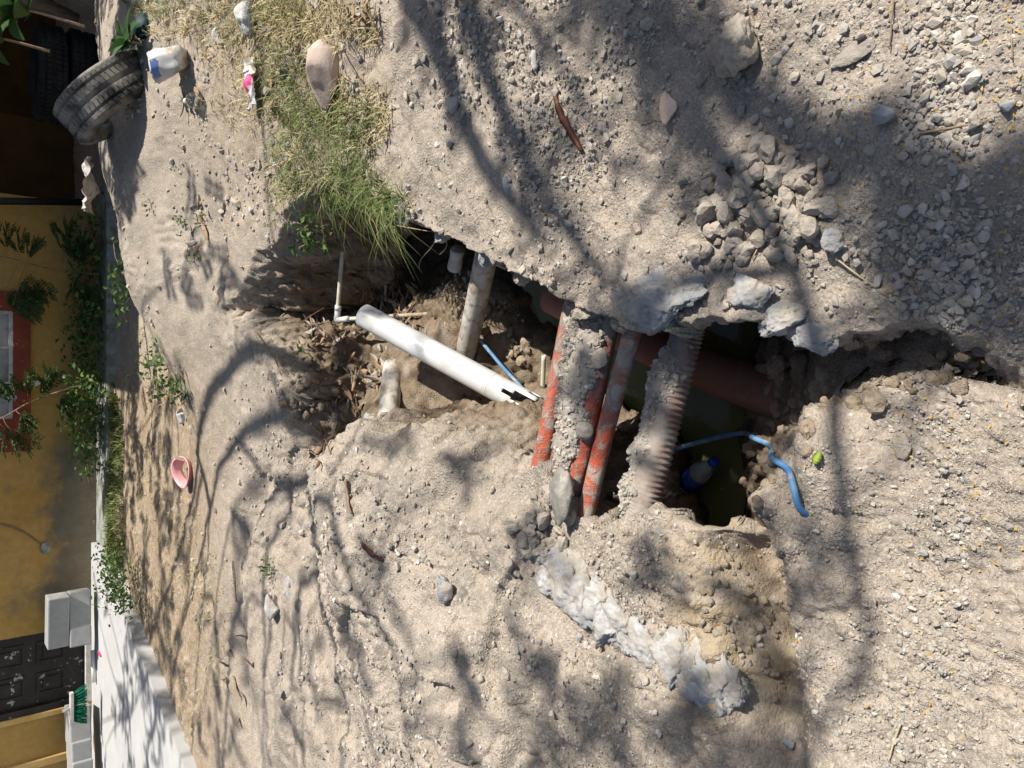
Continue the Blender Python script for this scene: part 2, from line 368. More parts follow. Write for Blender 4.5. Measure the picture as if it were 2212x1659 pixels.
GST = [(0, (.40, .36, .30)), (.35, (.46, .41, .345)), (.6, (.37, .34, .30)), (.72, (.27, .28, .285)), (.85, (.52, .49, .44)), (1, (.60, .57, .52))]
GRAVEL = stone_mat('gravel', GST, 'rnd', .0025)
STONE = stone_mat('loose_stone', GST)
CLOD = stone_mat('dry_clod', [(0, (.385, .335, .27)), (.5, (.43, .375, .305)), (1, (.345, .30, .245))], bump=.007)
BROWNCLOD = stone_mat('brown_clod', [(0, (.31, .25, .185)), (.5, (.36, .295, .22)), (1, (.265, .215, .165))], bump=.0035, flecks=False, k=.06)
TANCLOD = stone_mat('tan_clod', [(0, (.42, .335, .225)), (.5, (.38, .32, .24)), (1, (.35, .31, .26))], bump=.0035, flecks=False, k=.06)
STONE_L = stone_mat('small_stone', GST, bump=.0015, k=.05)
CLOD_L = stone_mat('small_clod', [(0, (.385, .34, .285)), (.5, (.43, .385, .325)), (1, (.345, .305, .26))], bump=.0035, k=.06)
BLUE_ROCK = two('blue_grey_rock', (.26, .28, .295), (.42, .43, .42), 14, .35, .65, bump=.006, bscale=40, c=(.5, .48, .44), cscale=20)
PALE_ROCK = two('pale_rock', (.60, .575, .53), (.40, .385, .36), 16, .4, .62, bump=.008, bscale=45, c=(.25, .25, .25), cscale=60, clo=.62, chi=.7)
DARK_ROCK = two('dark_river_rock', (.19, .18, .16), (.34, .315, .27), 9, .4, .62, bump=.005, bscale=50, c=(.45, .42, .36), cscale=24, clo=.62, chi=.72)
PINK_ROCK = two('pink_rock', (.50, .38, .30), (.56, .45, .375), 10, .4, .6, rough=.8, bump=.002, bscale=90, c=(.62, .54, .50), cscale=22)
CONC = two('broken_concrete', (.25, .265, .28), (.44, .445, .44), 22, .38, .6, bump=.006, bscale=110, c=DUST, cscale=11, clo=.49, chi=.60, dirt=(DUST, .7, 1., 10))
CONC2 = two('lime_concrete', (.49, .485, .47), (.33, .335, .335), 30, .4, .6, bump=.004, bscale=110, c=(.39, .35, .295), cscale=13, clo=.46, chi=.57, dirt=(DUST, .75, 1., 9))
SLAB = two('slab_concrete', (.43, .43, .42), (.50, .495, .485), 4, .35, .65, bump=.0015, bscale=60, c=(.48, .46, .42), cscale=14, clo=.6, chi=.8)
BLOCK = two('block_concrete', (.30, .305, .30), (.37, .37, .355), 9, .35, .65, bump=.003, bscale=160)
MOULDY = two('mouldy_concrete', (.36, .37, .35), (.20, .205, .17), 7, .4, .6, bump=.004, bscale=60, c=(.16, .13, .08), cscale=10, clo=.55, chi=.68)
PVC = two('white_pvc', (.66, .66, .645), (.60, .60, .58), 5, .4, .6, rough=.34, spec=.45, c=(.47, .44, .39), cscale=9, clo=.54, chi=.72)
CREAM = two('cream_pvc', (.66, .62, .50), (.54, .49, .38), 12, .4, .65, rough=.45, spec=.4, c=(.36, .30, .22), cscale=24, clo=.62, chi=.72)
MUDPIPE = two('muddy_grey_pipe', (.56, .53, .47), (.36, .31, .245), 15, .42, .58, rough=.8, bump=.003, bscale=60, c=(.27, .225, .17), cscale=30, clo=.56, chi=.66)
RODM = two('muddy_rod', (.33, .25, .17), (.45, .37, .27), 20, .4, .6, rough=.8)
def orange_mat():
    t = NT('dusty_orange'); base = t.mix(t.rng(t.noise(14, 4), .35, .65), (.50, .082, .035), (.53, .13, .065))
    nz = t.n('SeparateXYZ', i_0=t.n('NewGeometry').outputs['Normal']).outputs[2]
    m = t.math('ADD', t.rng(t.noise(13, 7, .72, dist=.8), .44, .57), t.math('MULTIPLY', t.rng(t.noise(60, 4, .7), .58, .66), .3), True)
    col = t.mix(m, base, t.mix(t.noise(40, 4), (.33, .295, .25), (.43, .385, .33)))
    col = t.mix(t.math('MULTIPLY', t.math('MULTIPLY', t.rng(nz, .2, .95), t.rng(t.noise(5, 6, .6), .42, .66)), .5), col, (.37, .33, .28))
    t.set('Base Color', col).set('Roughness', t.rng(m, 0, 1, .5, .95)).set('Specular IOR Level', .3)
    t.bump(t.math('ADD', m, t.math('MULTIPLY', t.noise(90, 5, .7), .8)), .004); return t.m
ORANGE = orange_mat()
CORR = two('dusty_corrugated', (.21, .14, .115), (.27, .195, .16), 12, .4, .6, rough=.9, bump=.0012, bscale=120, c=(.34, .30, .255), cscale=14, clo=.46, chi=.60, dirt=((.36, .32, .27), .4, 1., 9))
TERRA = two('terracotta_pipe', (.22, .105, .075), (.29, .15, .115), 6, .35, .65, rough=.7, bump=.001, bscale=60, c=(.25, .17, .13), cscale=14, clo=.55, chi=.7)
HOSE = two('blue_hose', (.08, .23, .45), (.18, .33, .50), 16, .4, .65, rough=.6, spec=.3, c=(.42, .42, .40), cscale=26, clo=.50, chi=.64)
NAVY = two('dark_blue_pipe', (.02, .06, .14), (.04, .09, .18), 10, rough=.6)
DAMP_SOIL = two('crusted_soil', (.385, .34, .285), (.30, .265, .225), 12, .4, .6, bump=.006, bscale=70, c=(.46, .42, .36), cscale=50)
RUBBER = two('dusty_rubber', (.022, .022, .024), (.13, .125, .12), 7, .38, .62, rough=.88, bump=.001, c=(.26, .245, .22), cscale=5, clo=.40, chi=.58)
RUBBER_D = two('shade_dark_rubber', (.012, .012, .013), (.03, .03, .03), 7, .4, .7, rough=.85)  # darker copy of the tyre rubber, shed shade put into the colour
WOOD = two('grey_bark', (.20, .165, .125), (.11, .09, .07), 9, .4, .6, bump=.012, bscale=30, stretch=(1, 1, .3))
TWIG = two('dry_twig', (.36, .27, .18), (.22, .155, .10), 20, bump=.001)
STRAW = two('straw', (.56, .47, .29), (.42, .33, .19), 6, rough=.85)
def leafmat(name, a, b, trans=.25, rough=.55, rnd=True):
    t = NT(name); f = t.n('ObjectInfo').outputs['Random'] if not rnd else t.attr('rnd')
    col = t.mix(f, a, b)
    if name == 'green_grass': col = t.mix(t.rng(f, .84, .88), col, (.46, .38, .20))
    t.set('Base Color', col).set('Roughness', rough).set('Specular IOR Level', .3)
    tr = t.n('BsdfTranslucent', i_Color=col); ms = t.n('MixShader', i_0=trans, i_1=t.b.outputs[0], i_2=tr.outputs[0])
    t.t.links.new(ms.outputs[0], t.t.nodes['Material Output'].inputs[0]); return t.m
GRASS = leafmat('green_grass', (.085, .15, .04), (.30, .32, .12))
DRYGRASS = leafmat('dry_grass', (.42, .34, .17), (.62, .53, .33))
FOLI = leafmat('feathery_foliage', (.045, .085, .028), (.09, .15, .045))
VINE = leafmat('weed_foliage', (.04, .095, .022), (.13, .22, .05))
BROAD = leafmat('broad_leaf', (.035, .085, .025), (.075, .14, .04), rnd=False)
LITTER = two('dry_leaf', (.26, .165, .095), (.40, .29, .185), 12, .35, .65, rough=.75, c=(.17, .105, .065), cscale=40, clo=.55, chi=.65)
GREYLEAF = two('grey_dry_leaf', (.30, .265, .225), (.42, .385, .33), 12, .35, .65, rough=.8, c=(.2, .17, .14), cscale=40, clo=.55, chi=.65)
POD = two('brown_pod', (.115, .045, .030), (.19, .075, .05), 30, .4, .6, rough=.6, c=(.40, .28, .2), cscale=60, clo=.62, chi=.7)
PETAL = leafmat('yellow_petal', (.55, .28, .04), (.74, .50, .10))
def wall_mat():
    t = NT('ochre_wall'); z = t.n('SeparateXYZ', i_0=t.co()).outputs[2]; x = t.n('SeparateXYZ', i_0=t.co()).outputs[0]
    col = t.mix(t.rng(t.noise(1.6, 6, .6), .35, .65), (.45, .262, .066), (.51, .315, .10))
    col = t.mix(t.math('MULTIPLY', t.rng(t.noise(14, 5, .6), .45, .7), .35), col, (.64, .44, .2))
    n = t.noise(2.2, 7, .68); low = t.rng(z, 0, .62, 1, 0)
    xm = t.math('MULTIPLY', t.rng(x, 3.4, 3.9), t.rng(x, 5.6, 4.9))                      # damp patch left of the window
    m = t.math('MULTIPLY', t.math('ADD', t.math('MULTIPLY', low, .62), t.math('SUBTRACT', n, .5)), t.math('ADD', .45, t.math('MULTIPLY', xm, 1.5)))
    m = t.rng(m, .08, .42); col = t.mix(t.math('MULTIPLY', m, .9, True), col, t.mix(t.noise(9, 4), (.095, .085, .055), (.23, .21, .17)))
    col = t.mix(t.math('MULTIPLY', t.rng(t.noise(5, 8, .72), .66, .70), .8), col, (.50, .47, .41))      # flaked paint
    t.set('Base Color', col).set('Roughness', .9).set('Specular IOR Level', .2); t.bump(t.math('ADD', t.noise(12, 6, .6), t.math('MULTIPLY', t.noise(70, 4), .3)), .012); return t.m
OCHRE = wall_mat()
OCHRE2 = two('ochre_trim', (.56, .34, .10), (.64, .44, .18), 8, bump=.002)
REDPAINT = two('red_paint', (.26, .062, .032), (.21, .05, .028), 7, rough=.7, bump=.002, c=(.55, .50, .45), cscale=16, clo=.66, chi=.70)
WHITEPAINT = two('worn_white_paint', (.66, .64, .60), (.50, .46, .41), 14, rough=.7, bump=.002)
DOORP = two('peeling_black_paint', (.016, .013, .011), (.030, .024, .020), 10, rough=.5, spec=.35, c=(.38, .355, .32), cscale=13, clo=.625, chi=.64)
def simple(name, c, rough=.5, spec=.3, **k):
    t = NT(name); t.set('Base Color', c).set('Roughness', rough).set('Specular IOR Level', spec)
    for a, b in k.items(): t.set(a.replace('_', ' '), b)
    return t.m
BLACK = simple('black_plastic', (.015, .015, .015), .5)
BULBW = simple('white_glass_bulb', (.78, .78, .76), .2)
PINKP = two('pink_plastic', (.70, .30, .31), (.76, .40, .40), 8, rough=.4, spec=.4, c=(.6, .5, .44), cscale=18, clo=.6, chi=.75)
WHITEP = two('dirty_white_plastic', (.62, .61, .60), (.50, .47, .43), 9, rough=.5, spec=.4, c=(.36, .30, .22), cscale=13, clo=.50, chi=.64)
BLUEP = simple('blue_print', (.12, .20, .45), .5)
MAGENTA = simple('magenta_print', (.62, .05, .20), .5)
GREENB = two('green_bristle', (.004, .10, .055), (.01, .16, .09), 30, rough=.6)
def glass(name, c, rough=.05, trans=1.0, alpha=1.):
    t = NT(name); t.set('Base Color', c).set('Roughness', rough).set('Transmission Weight', trans).set('IOR', 1.45); return t.m
GLASS = glass('clear_glass', (.93, .95, .94), .03)
PET = glass('bottle_plastic', (.70, .78, .84), .18, .72)
PANE = two('window_pane', (.30, .315, .33), (.15, .16, .17), 4, rough=.15, spec=.6, c=(.15, .16, .16), cscale=5, clo=.6, chi=.7)
LABELB = simple('blue_label', (.015, .05, .27), .35); CAPB = simple('blue_cap', (.02, .05, .40), .4); LABELW = simple('white_label_print', (.7, .72, .75), .4)
METAL = two('can_metal', (.45, .45, .46), (.6, .58, .55), 12, rough=.35, Metallic=.0) if False else simple('can_metal', (.5, .5, .5), .35, .5)
BRASS = simple('brass', (.55, .36, .14), .35, .5, Metallic=1.0)
def water_mat():
    t = NT('murky_water'); col = t.mix(t.rng(t.noise(3, 4), .35, .65), (.100, .104, .042), (.14, .138, .06))
    t.set('Base Color', col).set('Roughness', .06).set('Specular IOR Level', .5).set('IOR', 1.33); t.bump(t.noise(14, 3), .0015); return t.m
WATER = water_mat()
DARKIN = two('shade_dark_wall', (.085, .045, .014), (.055, .03, .012), 3, rough=.9)  # ochre wall with the shed's deep shade put into its colour
TIN = two('roof_tin', (.25, .24, .23), (.32, .30, .28), 6, rough=.6)
TEAL = simple('teal_plastic', (.004, .035, .035), .6)

# ------------------------------------------------------------------ THE GROUND
def build_ground():
    ys = [-1.0]
    while ys[-1] < 12.5:
        y = ys[-1]; st = .022 if y < .30 else .0058*max(1, (max(y, .3)/1.9)**1.35)
        ys.append(y+(min(st, .0062) if 3.3 < y < 4.5 else st))
    ys = np.array(ys); ny = len(ys); nx = 760
    # column positions follow the length of each cross-section so that walls get as many points as flat ground
    cr = np.r_[np.arange(0, ny, 8), ny-1]; ts = np.linspace(0, 1, nx); cols = []
    for j in cr:
        xs = np.linspace(-7, 7, 1500); yy = np.full_like(xs, ys[j]); h = height(xs, yy, False)
        e = .72*max(ys[j], .3)+.55
        dens = np.where(np.abs(xs) < e, 1., np.maximum(.05, np.exp(-(np.abs(xs)-e)*2.2)))
        dl = np.hypot(np.diff(xs), np.minimum(np.abs(np.diff(h)), .05)*1.3)*(.5*(dens[1:]+dens[:-1]))
        c = np.r_[0, np.cumsum(dl)]; cols.append(np.interp(ts, c/c[-1], xs))
    cols = np.array(cols); k = np.ones(9)/9
    X = np.array([np.interp(np.arange(ny), cr, cols[:, i]) for i in range(nx)]).T
    Y = np.repeat(ys[:, None], nx, 1); Xf, Yf = X.ravel(), Y.ravel()
    h, d, hb, und, kk = height(Xf, Yf, True, True)
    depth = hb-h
    Xo = Xf+und*sstep(.03, .22, depth)*(1-sstep(.07, .22, d))
    P3 = np.stack([Xo, Yf, h], 1).reshape(ny, nx, 3)
    n = np.cross(np.gradient(P3, axis=1), np.gradient(P3, axis=0)); n /= np.linalg.norm(n, axis=2)[..., None]+1e-12
    n = n.reshape(-1, 3); P3 = P3.reshape(-1, 3)
    steep = np.clip((.80-n[:, 2])/.5, 0, 1)*sstep(.01, .06, depth)
    f3 = fbm3(P3[:, 0]*13, P3[:, 1]*13, P3[:, 2]*13, 4, 80); g3 = fbm3(P3[:, 0]*48, P3[:, 1]*48, P3[:, 2]*48, 3, 90)
    P3 = P3+n*(steep*(.060*f3+.024*g3))[:, None]
    idx = np.arange(ny*nx).reshape(ny, nx)
    q = np.stack([idx[:-1, :-1], idx[:-1, 1:], idx[1:, 1:], idx[1:, :-1]], -1).reshape(-1, 4)
    # outer apron to the horizon
    me = bpy.data.meshes.new('ground'); nb = ny*nx
    B = 900.; ap = np.array([(-B, -B, -.02), (B, -B, -.02), (B, B, -.02), (-B, B, -.02)])
    edge = np.concatenate([idx[0, :], idx[1:, -1], idx[-1, -2::-1], idx[-2:0:-1, 0]])
    V = np.vstack([P3, ap]); corner = [nb, nb+1, nb+2, nb+3]
    sides = [idx[0, :], idx[:, -1], idx[-1, ::-1], idx[::-1, 0]]; fans = []
    for s, (c0, c1) in zip(sides, ((0, 1), (1, 2), (2, 3), (3, 0))): fans.append([int(i) for i in s][::-1]+[corner[c0], corner[c1]])
    nl = q.size+sum(len(f) for f in fans); me.vertices.add(len(V)); me.vertices.foreach_set('co', V.ravel())
    me.loops.add(nl); me.polygons.add(len(q)+4)
    me.loops.foreach_set('vertex_index', np.r_[q.ravel(), np.concatenate([np.array(f) for f in fans])].astype(np.int32))
    ls = np.r_[np.arange(len(q))*4, q.size+np.cumsum([0]+[len(f) for f in fans[:-1]])]
    me.polygons.foreach_set('loop_start', ls.astype(np.int32))
    me.polygons.foreach_set('use_smooth', np.ones(len(q)+4, bool)); me.update(calc_edges=True); me.validate()
    pad = lambda a: np.r_[a, np.zeros(4)].astype(np.float32)
    def at(name, a):
        w = me.attributes.new(name, 'FLOAT', 'POINT'); w.data.foreach_set('value', pad(a))
    dm = sstep(.04, .30, depth+.08*fbm(Xf*6, Yf*6, 2, 120)); at('damp', dm)  # grows with depth: damp soil plus painted shade of the hollow
    # tan layer exposed on the left bank's cut, straw and pod litter towards the house, wet mud at the waterline
    cx, cy = P(1600, 1330, -.08)[:2]; tn = np.exp(-(((Xf-cx)/.28)**2+((Yf-cy)/.16)**2)**2)
    at('tan', tn*.9)
    lt = sstep(4.2, 5.6, Yf)*sstep(.6, -.2, Xf)*.9+np.exp(-((Xf-1.7)/.9)**2-((Yf-3.6)/.8)**2)*.7; at('litter', np.clip(lt, 0, 1))
    at('wet', 1-sstep(-.60, -.50, P3[:, 2]+.03*f3))
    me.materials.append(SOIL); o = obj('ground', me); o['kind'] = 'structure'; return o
build_ground()

# ------------------------------------------------------------------ water
wv = [(-.7, 1.0, -.6), (.75, 1.0, -.6), (.75, 2.9, -.6), (-.7, 2.9, -.6)]
o = obj('water', meshdata('water', wv, [(0, 1, 2, 3)], WATER, False)); o['kind'] = 'structure'

# ------------------------------------------------------------------ HOUSE, SLAB AND SHED
WY = 8.8
hx = lambda y, x=100: PY(x, y, WY).x
zw = lambda x: PY(x, 829, WY).z
def joinboxes(name, bs, mat, parent): v, f = merge([box(*b) for b in bs]); return mk(name, v, f, mat, parent, False)
house = tag(empty('house', (-6, WY, 0)), 'ochre plastered house with stained wall, red-framed window and black door', 'house')
xr = hx(430); wx0, wx1 = hx(975, 30), hx(630, 30); wz = zw(66); dx0, dx1 = hx(1535), hx(1365); TH = .18
joinboxes('wall', [(-9.5, dx0, WY, WY+TH, -.3, 3), (dx0, dx1, WY, WY+TH, 2.15, 3), (dx1, wx0, WY, WY+TH, -.3, 3), (wx0, wx1, WY, WY+TH, -.3, wz), (wx0, wx1, WY, WY+TH, wz+1.2, 3), (wx1, xr, WY, WY+TH, -.3, 3),
                   (xr-TH, xr, WY+TH, WY+2.6, -.3, 3), (-9.5, xr-TH, WY+2.6, WY+2.78, -.3, 3)], OCHRE, house)
bbox('roof', (-9.9, xr+.1, WY-.25, WY+3.0, 3.0, 3.14), SLAB, house, .01)
# window: red painted frame proud of the wall, white inner strip, pane
win = empty('window', (0, 0, 0)); win.parent = house
fb, fr, fl = zw(28), hx(672, 20), hx(905, 20)
joinboxes('frame', [(wx0, wx1, WY-.035, WY+.05, wz, fb), (wx0, fl, WY-.035, WY+.05, fb, wz+1.2), (fr, wx1, WY-.035, WY+.05, fb, wz+1.2)], REDPAINT, win)
joinboxes('inner_frame', [(fl, fr, WY-.01, WY+.045, fb, fb+.035), (fl, fl+.03, WY-.01, WY+.045, fb+.035, wz+1.2), (fr-.03, fr, WY-.01, WY+.045, fb+.035, wz+1.2)], WHITEPAINT, win)
joinboxes('pane', [(fl+.03, fr-.03, WY+.02, WY+.028, fb+.035, wz+1.2)], PANE, win)
for k in (.33, .66): joinboxes('bar', [(fl+(fr-fl)*k-.012, fl+(fr-fl)*k+.012, WY-.004, WY+.018, fb+.037, wz+1.2)], WHITEPAINT, win)
# door with raised panels
door = empty('door', (0, 0, 0)); door.parent = house
zd = .16
joinboxes('leaf', [(dx0+.07, dx1, WY+.05, WY+.09, zd, 2.15)], DOORP, door)
dm = (dx0+.07+dx1)/2
for a, b in ((dx0+.17, dm-.05), (dm+.05, dx1-.1)):
    for z0, z1 in ((zd+.17, zd+.42), (zd+.52, zd+1.15), (zd+1.25, zd+1.85)):
        joinboxes('panel_moulding', [(a, b, WY+.035, WY+.05, z0, z0+.022), (a, b, WY+.035, WY+.05, z1-.022, z1), (a, a+.022, WY+.035, WY+.05, z0+.022, z1-.022), (b-.022, b, WY+.035, WY+.05, z0+.022, z1-.022)], DOORP, door)
        bbox('door_panel', (a+.05, b-.05, WY+.036, WY+.052, z0+.05, z1-.05), DOORP, door, .008)
bbox('door_frame', (dx0+.002, dx0+.068, WY-.01, WY+.10, zd, 2.15), DOORP, house, .004)
bbox('door_trim', (dx0-.055, dx0, WY-.03, WY-.001, .1, 2.2), OCHRE2, house, .006)
bbox('threshold', (dx0+.002, dx1-.002, WY-.035, WY+.12, .06, zd-.004), WHITEPAINT, house, .006)
px0 = hx(1640)
bbox('pilaster', (px0-.05, px0+.03, WY-.04, WY-.001, .1, 3), OCHRE2, house, .008)
# wall fittings
lp = PY(75, 827, WY-.05)
lamp = empty('wall_lamp', (0, 0, 0)); lamp.parent = house
v, f = tube([(lp.x, lp.y, lp.z-.05), (lp.x, lp.y, lp.z-.03), (lp.x, lp.y, lp.z), (lp.x, lp.y, lp.z+.03)], [.008, .028, .032, .016], 14, 12); mk('bulb', v, f, BULBW, lamp)
v, f = tube([(lp.x, lp.y, lp.z+.03), (lp.x, lp.y, lp.z+.075)], .020, 12); mk('socket', v, f, BLACK, lamp)
v, f = tube([(lp.x, lp.y, lp.z+.07), (lp.x-.02, WY-.045, lp.z+.2), (lp.x+.05, WY-.045, lp.z+.5), (lp.x+.02, WY-.04, lp.z+.9)], .006, 8, 14); mk('lamp_wire', v, f, BLACK, lamp)
a, b, c = PY(-60, 1118, WY), PY(40, 1145, WY), PY(98, 1183, WY)
v, f = merge([tube([(p.x+k, WY-.006, p.z) for p in (a, b, c)], .004, 6, 14) for k in (0, .018)]); mk('wall_cable', v, f, TWIG, house)
def blob(c, s, sub=3, seed=0, amp=.25, planes=0, freq=2.2, fine=0.):
    bm = bmesh.new(); bmesh.ops.create_icosphere(bm, subdivisions=sub, radius=1)
    p = np.array([tuple(v.co) for v in bm.verts]); fc = [tuple(v.index for v in q.verts) for q in bm.faces]; bm.free()
    r = np.random.default_rng(seed)
    for k in range(planes):
        n = r.normal(size=3); n /= np.linalg.norm(n); d = p@n; off = r.uniform(.45, .8); p = p-np.outer(np.maximum(0, d-off), n)
    n = p/np.linalg.norm(p, axis=1)[:, None]
    q = n*freq+seed*7.7; p = p+n*(amp*fbm3(q[:, 0], q[:, 1], q[:, 2], 3, seed))[:, None]
    if fine: q = n*freq*4; p = p+n*(fine*fbm3(q[:, 0], q[:, 1], q[:, 2], 3, seed+3))[:, None]
    return p*np.array(s)+np.array(tuple(c)), fc
v, f = blob((c.x, WY-.004, c.z), (.06, .02, .045), 3, 5, .4); mk('plaster_patch', v, f, MOULDY, house)
# raised slab in front of the door, footing strip along the wall
A, B = P(212, 1185, .10), P(400, 1659, .10); D = (B-A)
Q = B+D*1.2
v = [(A.x, WY-.002, .10), (A.x, A.y, .10), (B.x, B.y, .10), (Q.x, Q.y, .10), (-9.4, Q.y, .10), (-9.4, WY-.002, .10)]
v2 = [(x, y, -.25) for x, y, z in v]
o = mk('pavement', v+v2, [(5, 4, 3, 2, 1, 0), (6, 7, 8, 9, 10, 11), (0, 1, 7, 6), (1, 2, 8, 7), (2, 3, 9, 8), (3, 4, 10, 9), (4, 5, 11, 10), (5, 0, 6, 11)], SLAB, None, False); o['kind'] = 'structure'
o = bbox('path', (A.x+.003, xr+.2, 8.25, WY-.002, -.2, .055), MOULDY, None, .02); o['kind'] = 'structure'
# shed beside the house; unseen roof and end wall added to keep it dark
shed = tag(empty('shed', (4, 10, 0)), 'dark open shed with ochre back wall beside the house', 'shed')
sx = xr+.1
bx = PY(100, 262, 10.2).x
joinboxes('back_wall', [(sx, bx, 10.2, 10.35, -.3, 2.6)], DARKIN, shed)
joinboxes('added_side_wall', [(bx, 9, 11.6, 11.75, -.3, 2.6), (9, 9.15, 6.6, 11.75, -.3, 2.6)], DARKIN, shed)
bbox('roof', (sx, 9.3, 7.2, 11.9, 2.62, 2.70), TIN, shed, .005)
v, f = tube([PY(-200, 432, 8.72), PY(190, 437, 8.62)], .035, 10); mk('post', v, f, BLACK, shed)

# ------------------------------------------------------------------ things at the wall
def block(px0, px1, py0, py1, Y, dep, label, rot=0, tilt=0):
    a, b = PY(px1, py1, Y), PY(px0, py0, Y)
    o = bbox('concrete_block', (a.x, b.x, Y, Y+dep, a.z, b.z), BLOCK, None, .012, (tilt, 0, rot)); return tag(o, label, 'block', 'concrete blocks by the door')
block(151, 197, 1283, 1392, 8.42, .18, 'bottom one of two stacked grey concrete blocks beside the door', R(7))
block(103, 150, 1293, 1396, 8.40, .18, 'grey concrete block resting on another beside the door', R(-5), R(2))
block(152, 198, 1542, 1608, 8.30, .34, 'concrete block beside the green broom, nearest the door', R(12))
block(156, 199, 1612, 1652, 8.22, .36, 'concrete block in the row past the broom, second from the door', R(6))
block(158, 202, 1655, 1720, 8.16, .36, 'concrete block at the picture edge, third from the door', R(4))
# broom
c = PY(158, 1528, 8.24); t = PY(188, 1528, 8.22)
broom = tag(empty('broom', (c.x, 8.24, t.z)), 'green-bristled broom with white head standing on its bristles', 'broom')
parts = []
for k in range(150):
    u = random.uniform(-1, 1); w = random.uniform(-1, 1)
    parts.append(tube([(c.x+u*.13, 8.24+w*.018, c.z), (c.x+u*.16+random.gauss(0, .004), 8.24+w*.035, (c.z+t.z)/2), (c.x+u*.19+random.gauss(0, .008), 8.24+w*.05, t.z)], [.004, .0035, .003], 4))
v, f = merge(parts); mk('bristles', v, f, GREENB, broom)
bbox('head', (c.x-.15, c.x+.15, 8.21, 8.27, c.z-.005, c.z+.028), WHITEPAINT, broom, .01)
v, f = tube([(c.x-.01, 8.24, c.z+.02), (c.x-.015, 8.25, c.z+.09)], .017, 10); mk('handle_socket', v, f, WHITEPAINT, broom)
a, b = PY(183, 1408, 8.55), PY(183, 1478, 8.5)
v, f = tube([(a.x, a.y, .125), (b.x, b.y, .125)], .022, 10); tag(mk('plastic_tube', v, f, BULBW), 'short white plastic tube lying at the foot of the door', 'tube')
a, b = P(212, 1392, .105), P(218, 1432, .105)
v, f = blob((a+b)/2, (.02, .10, .008), 2, 9, .4); q = mk('plastic_strip', v, f, MAGENTA); tag(q, 'small magenta plastic strip on the pale slab', 'scrap')

# ------------------------------------------------------------------ tyres and rubbish on the mound
def tyre(name, c, axis, Rr, w, label, mat=RUBBER):
    """tread, side walls and bead as one lathe, tread blocks cut by grooves"""
    root = tag(empty(name, c), label, 'tyre')
    prof = [(.58, -.34), (.62, -.42), (.72, -.5), (.86, -.5), (.95, -.46), (.985, -.40), (.99, -.30), (.97, -.285), (.97, -.255), (.99, -.24), (1, -.06), (.975, -.045), (.975, .045), (1, .06), (.99, .24), (.97, .255), (.97, .285), (.99, .30), (.985, .40), (.95, .46), (.86, .5), (.72, .5), (.62, .42), (.58, .34), (.60, .25), (.9, .38), (.93, 0), (.9, -.38), (.60, -.25)]
    seg = 60; V = []; Fc = []; m = len(prof)
    q = Vector((0, 0, 1)).rotation_difference(Vector(axis).normalized())
    for i in range(seg):
        a = 2*math.pi*i/seg
        for r, h in prof: V.append(q @ Vector((math.cos(a)*r*Rr, math.sin(a)*r*Rr, h*w*2*.5)))
    for i in range(seg):
        for j in range(m): Fc.append((i*m+j, i*m+(j+1) % m, ((i+1) % seg)*m+(j+1) % m, ((i+1) % seg)*m+j))
    obj('casing', meshdata('casing', V, Fc, mat), root)
    parts = []
    for i in range(seg):
        a = 2*math.pi*(i+.5)/seg
        for h0, h1, s in ((-.40, -.305, .3), (-.235, -.07, -.3), (.07, .235, .3), (.305, .40, -.3)):
            ta = .4*2*math.pi/seg; vs = []
            for rr in (.985, 1.016):
                for hh, da in ((h0, -ta+s*ta), (h1, -ta-s*ta), (h1, ta-s*ta), (h0, ta+s*ta)): vs.append(q @ Vector((math.cos(a+da)*rr*Rr, math.sin(a+da)*rr*Rr, hh*w)))
            parts.append((vs, [(4, 5, 6, 7), (0, 1, 5, 4), (1, 2, 6, 5), (2, 3, 7, 6), (3, 0, 4, 7)]))
    v, f = merge(parts); o = obj('tread', meshdata('tread', v, f, mat, False), root); o['kind'] = 'stuff'
    return root
tyre('car_tyre', PY(242, 212, 5.45), (.70, .66*sp-.32, .66*cp+.12), .345, .27, 'dusty worn tyre lying tilted on the mound by the shed')
t0 = PY(150, 172, 7.9)
for k, lab in enumerate(('bottom black tyre of the stack in the dark shed', 'middle black tyre of the stack in the dark shed', 'top black tyre of the stack in the dark shed')):
    tyre('car_tyre', (t0.x+random.uniform(-.03, .03), t0.y, .12+.235*k), (random.uniform(-.03, .03), random.uniform(-.03, .03), 1), .42, .23, lab, RUBBER_D)
# crumpled white container
c = G(415, 128)
def crumple(name, label, cat, c, r0, r1, h, tilt, mat, seed, amp=.12, seg=26, rings=9):
    root = tag(empty(name, c), label, cat); V = []; Fc = []; r = np.random.default_rng(seed)
    for sgn, dr in ((1, 0), (-1, -.004)):
        for i in range(rings):
            t = i/(rings-1)
            for j in range(seg):
                a = 2*math.pi*j/seg; k = 1+amp*math.sin(3*a+seed+2*t)+amp*.6*math.sin(5*a-3*t+seed)+amp*.45*math.sin(11*a+5*t)*t
                rr = (r0+(r1-r0)*t)*k+dr; V.append((math.cos(a)*rr, math.sin(a)*rr*.75, h*t*(1+.12*math.sin(2*a+seed))))
    for i in range(rings-1):
        for j in range(seg):
            a, b, c2, d = i*seg+j, i*seg+(j+1) % seg, (i+1)*seg+(j+1) % seg, (i+1)*seg+j; n = rings*seg
            Fc += [(a, b, c2, d), (n+d, n+c2, n+b, n+a)]
    n = rings*seg; Fc += [((rings-1)*seg+j, (rings-1)*seg+(j+1) % seg, n+(rings-1)*seg+(j+1) % seg, n+(rings-1)*seg+j) for j in range(seg)]
    Fc += [tuple(range(seg))[::-1]]
    root.rotation_euler = tilt
    obj('body', meshdata('body', V, Fc, mat), root)
    return root, V, seg, rings
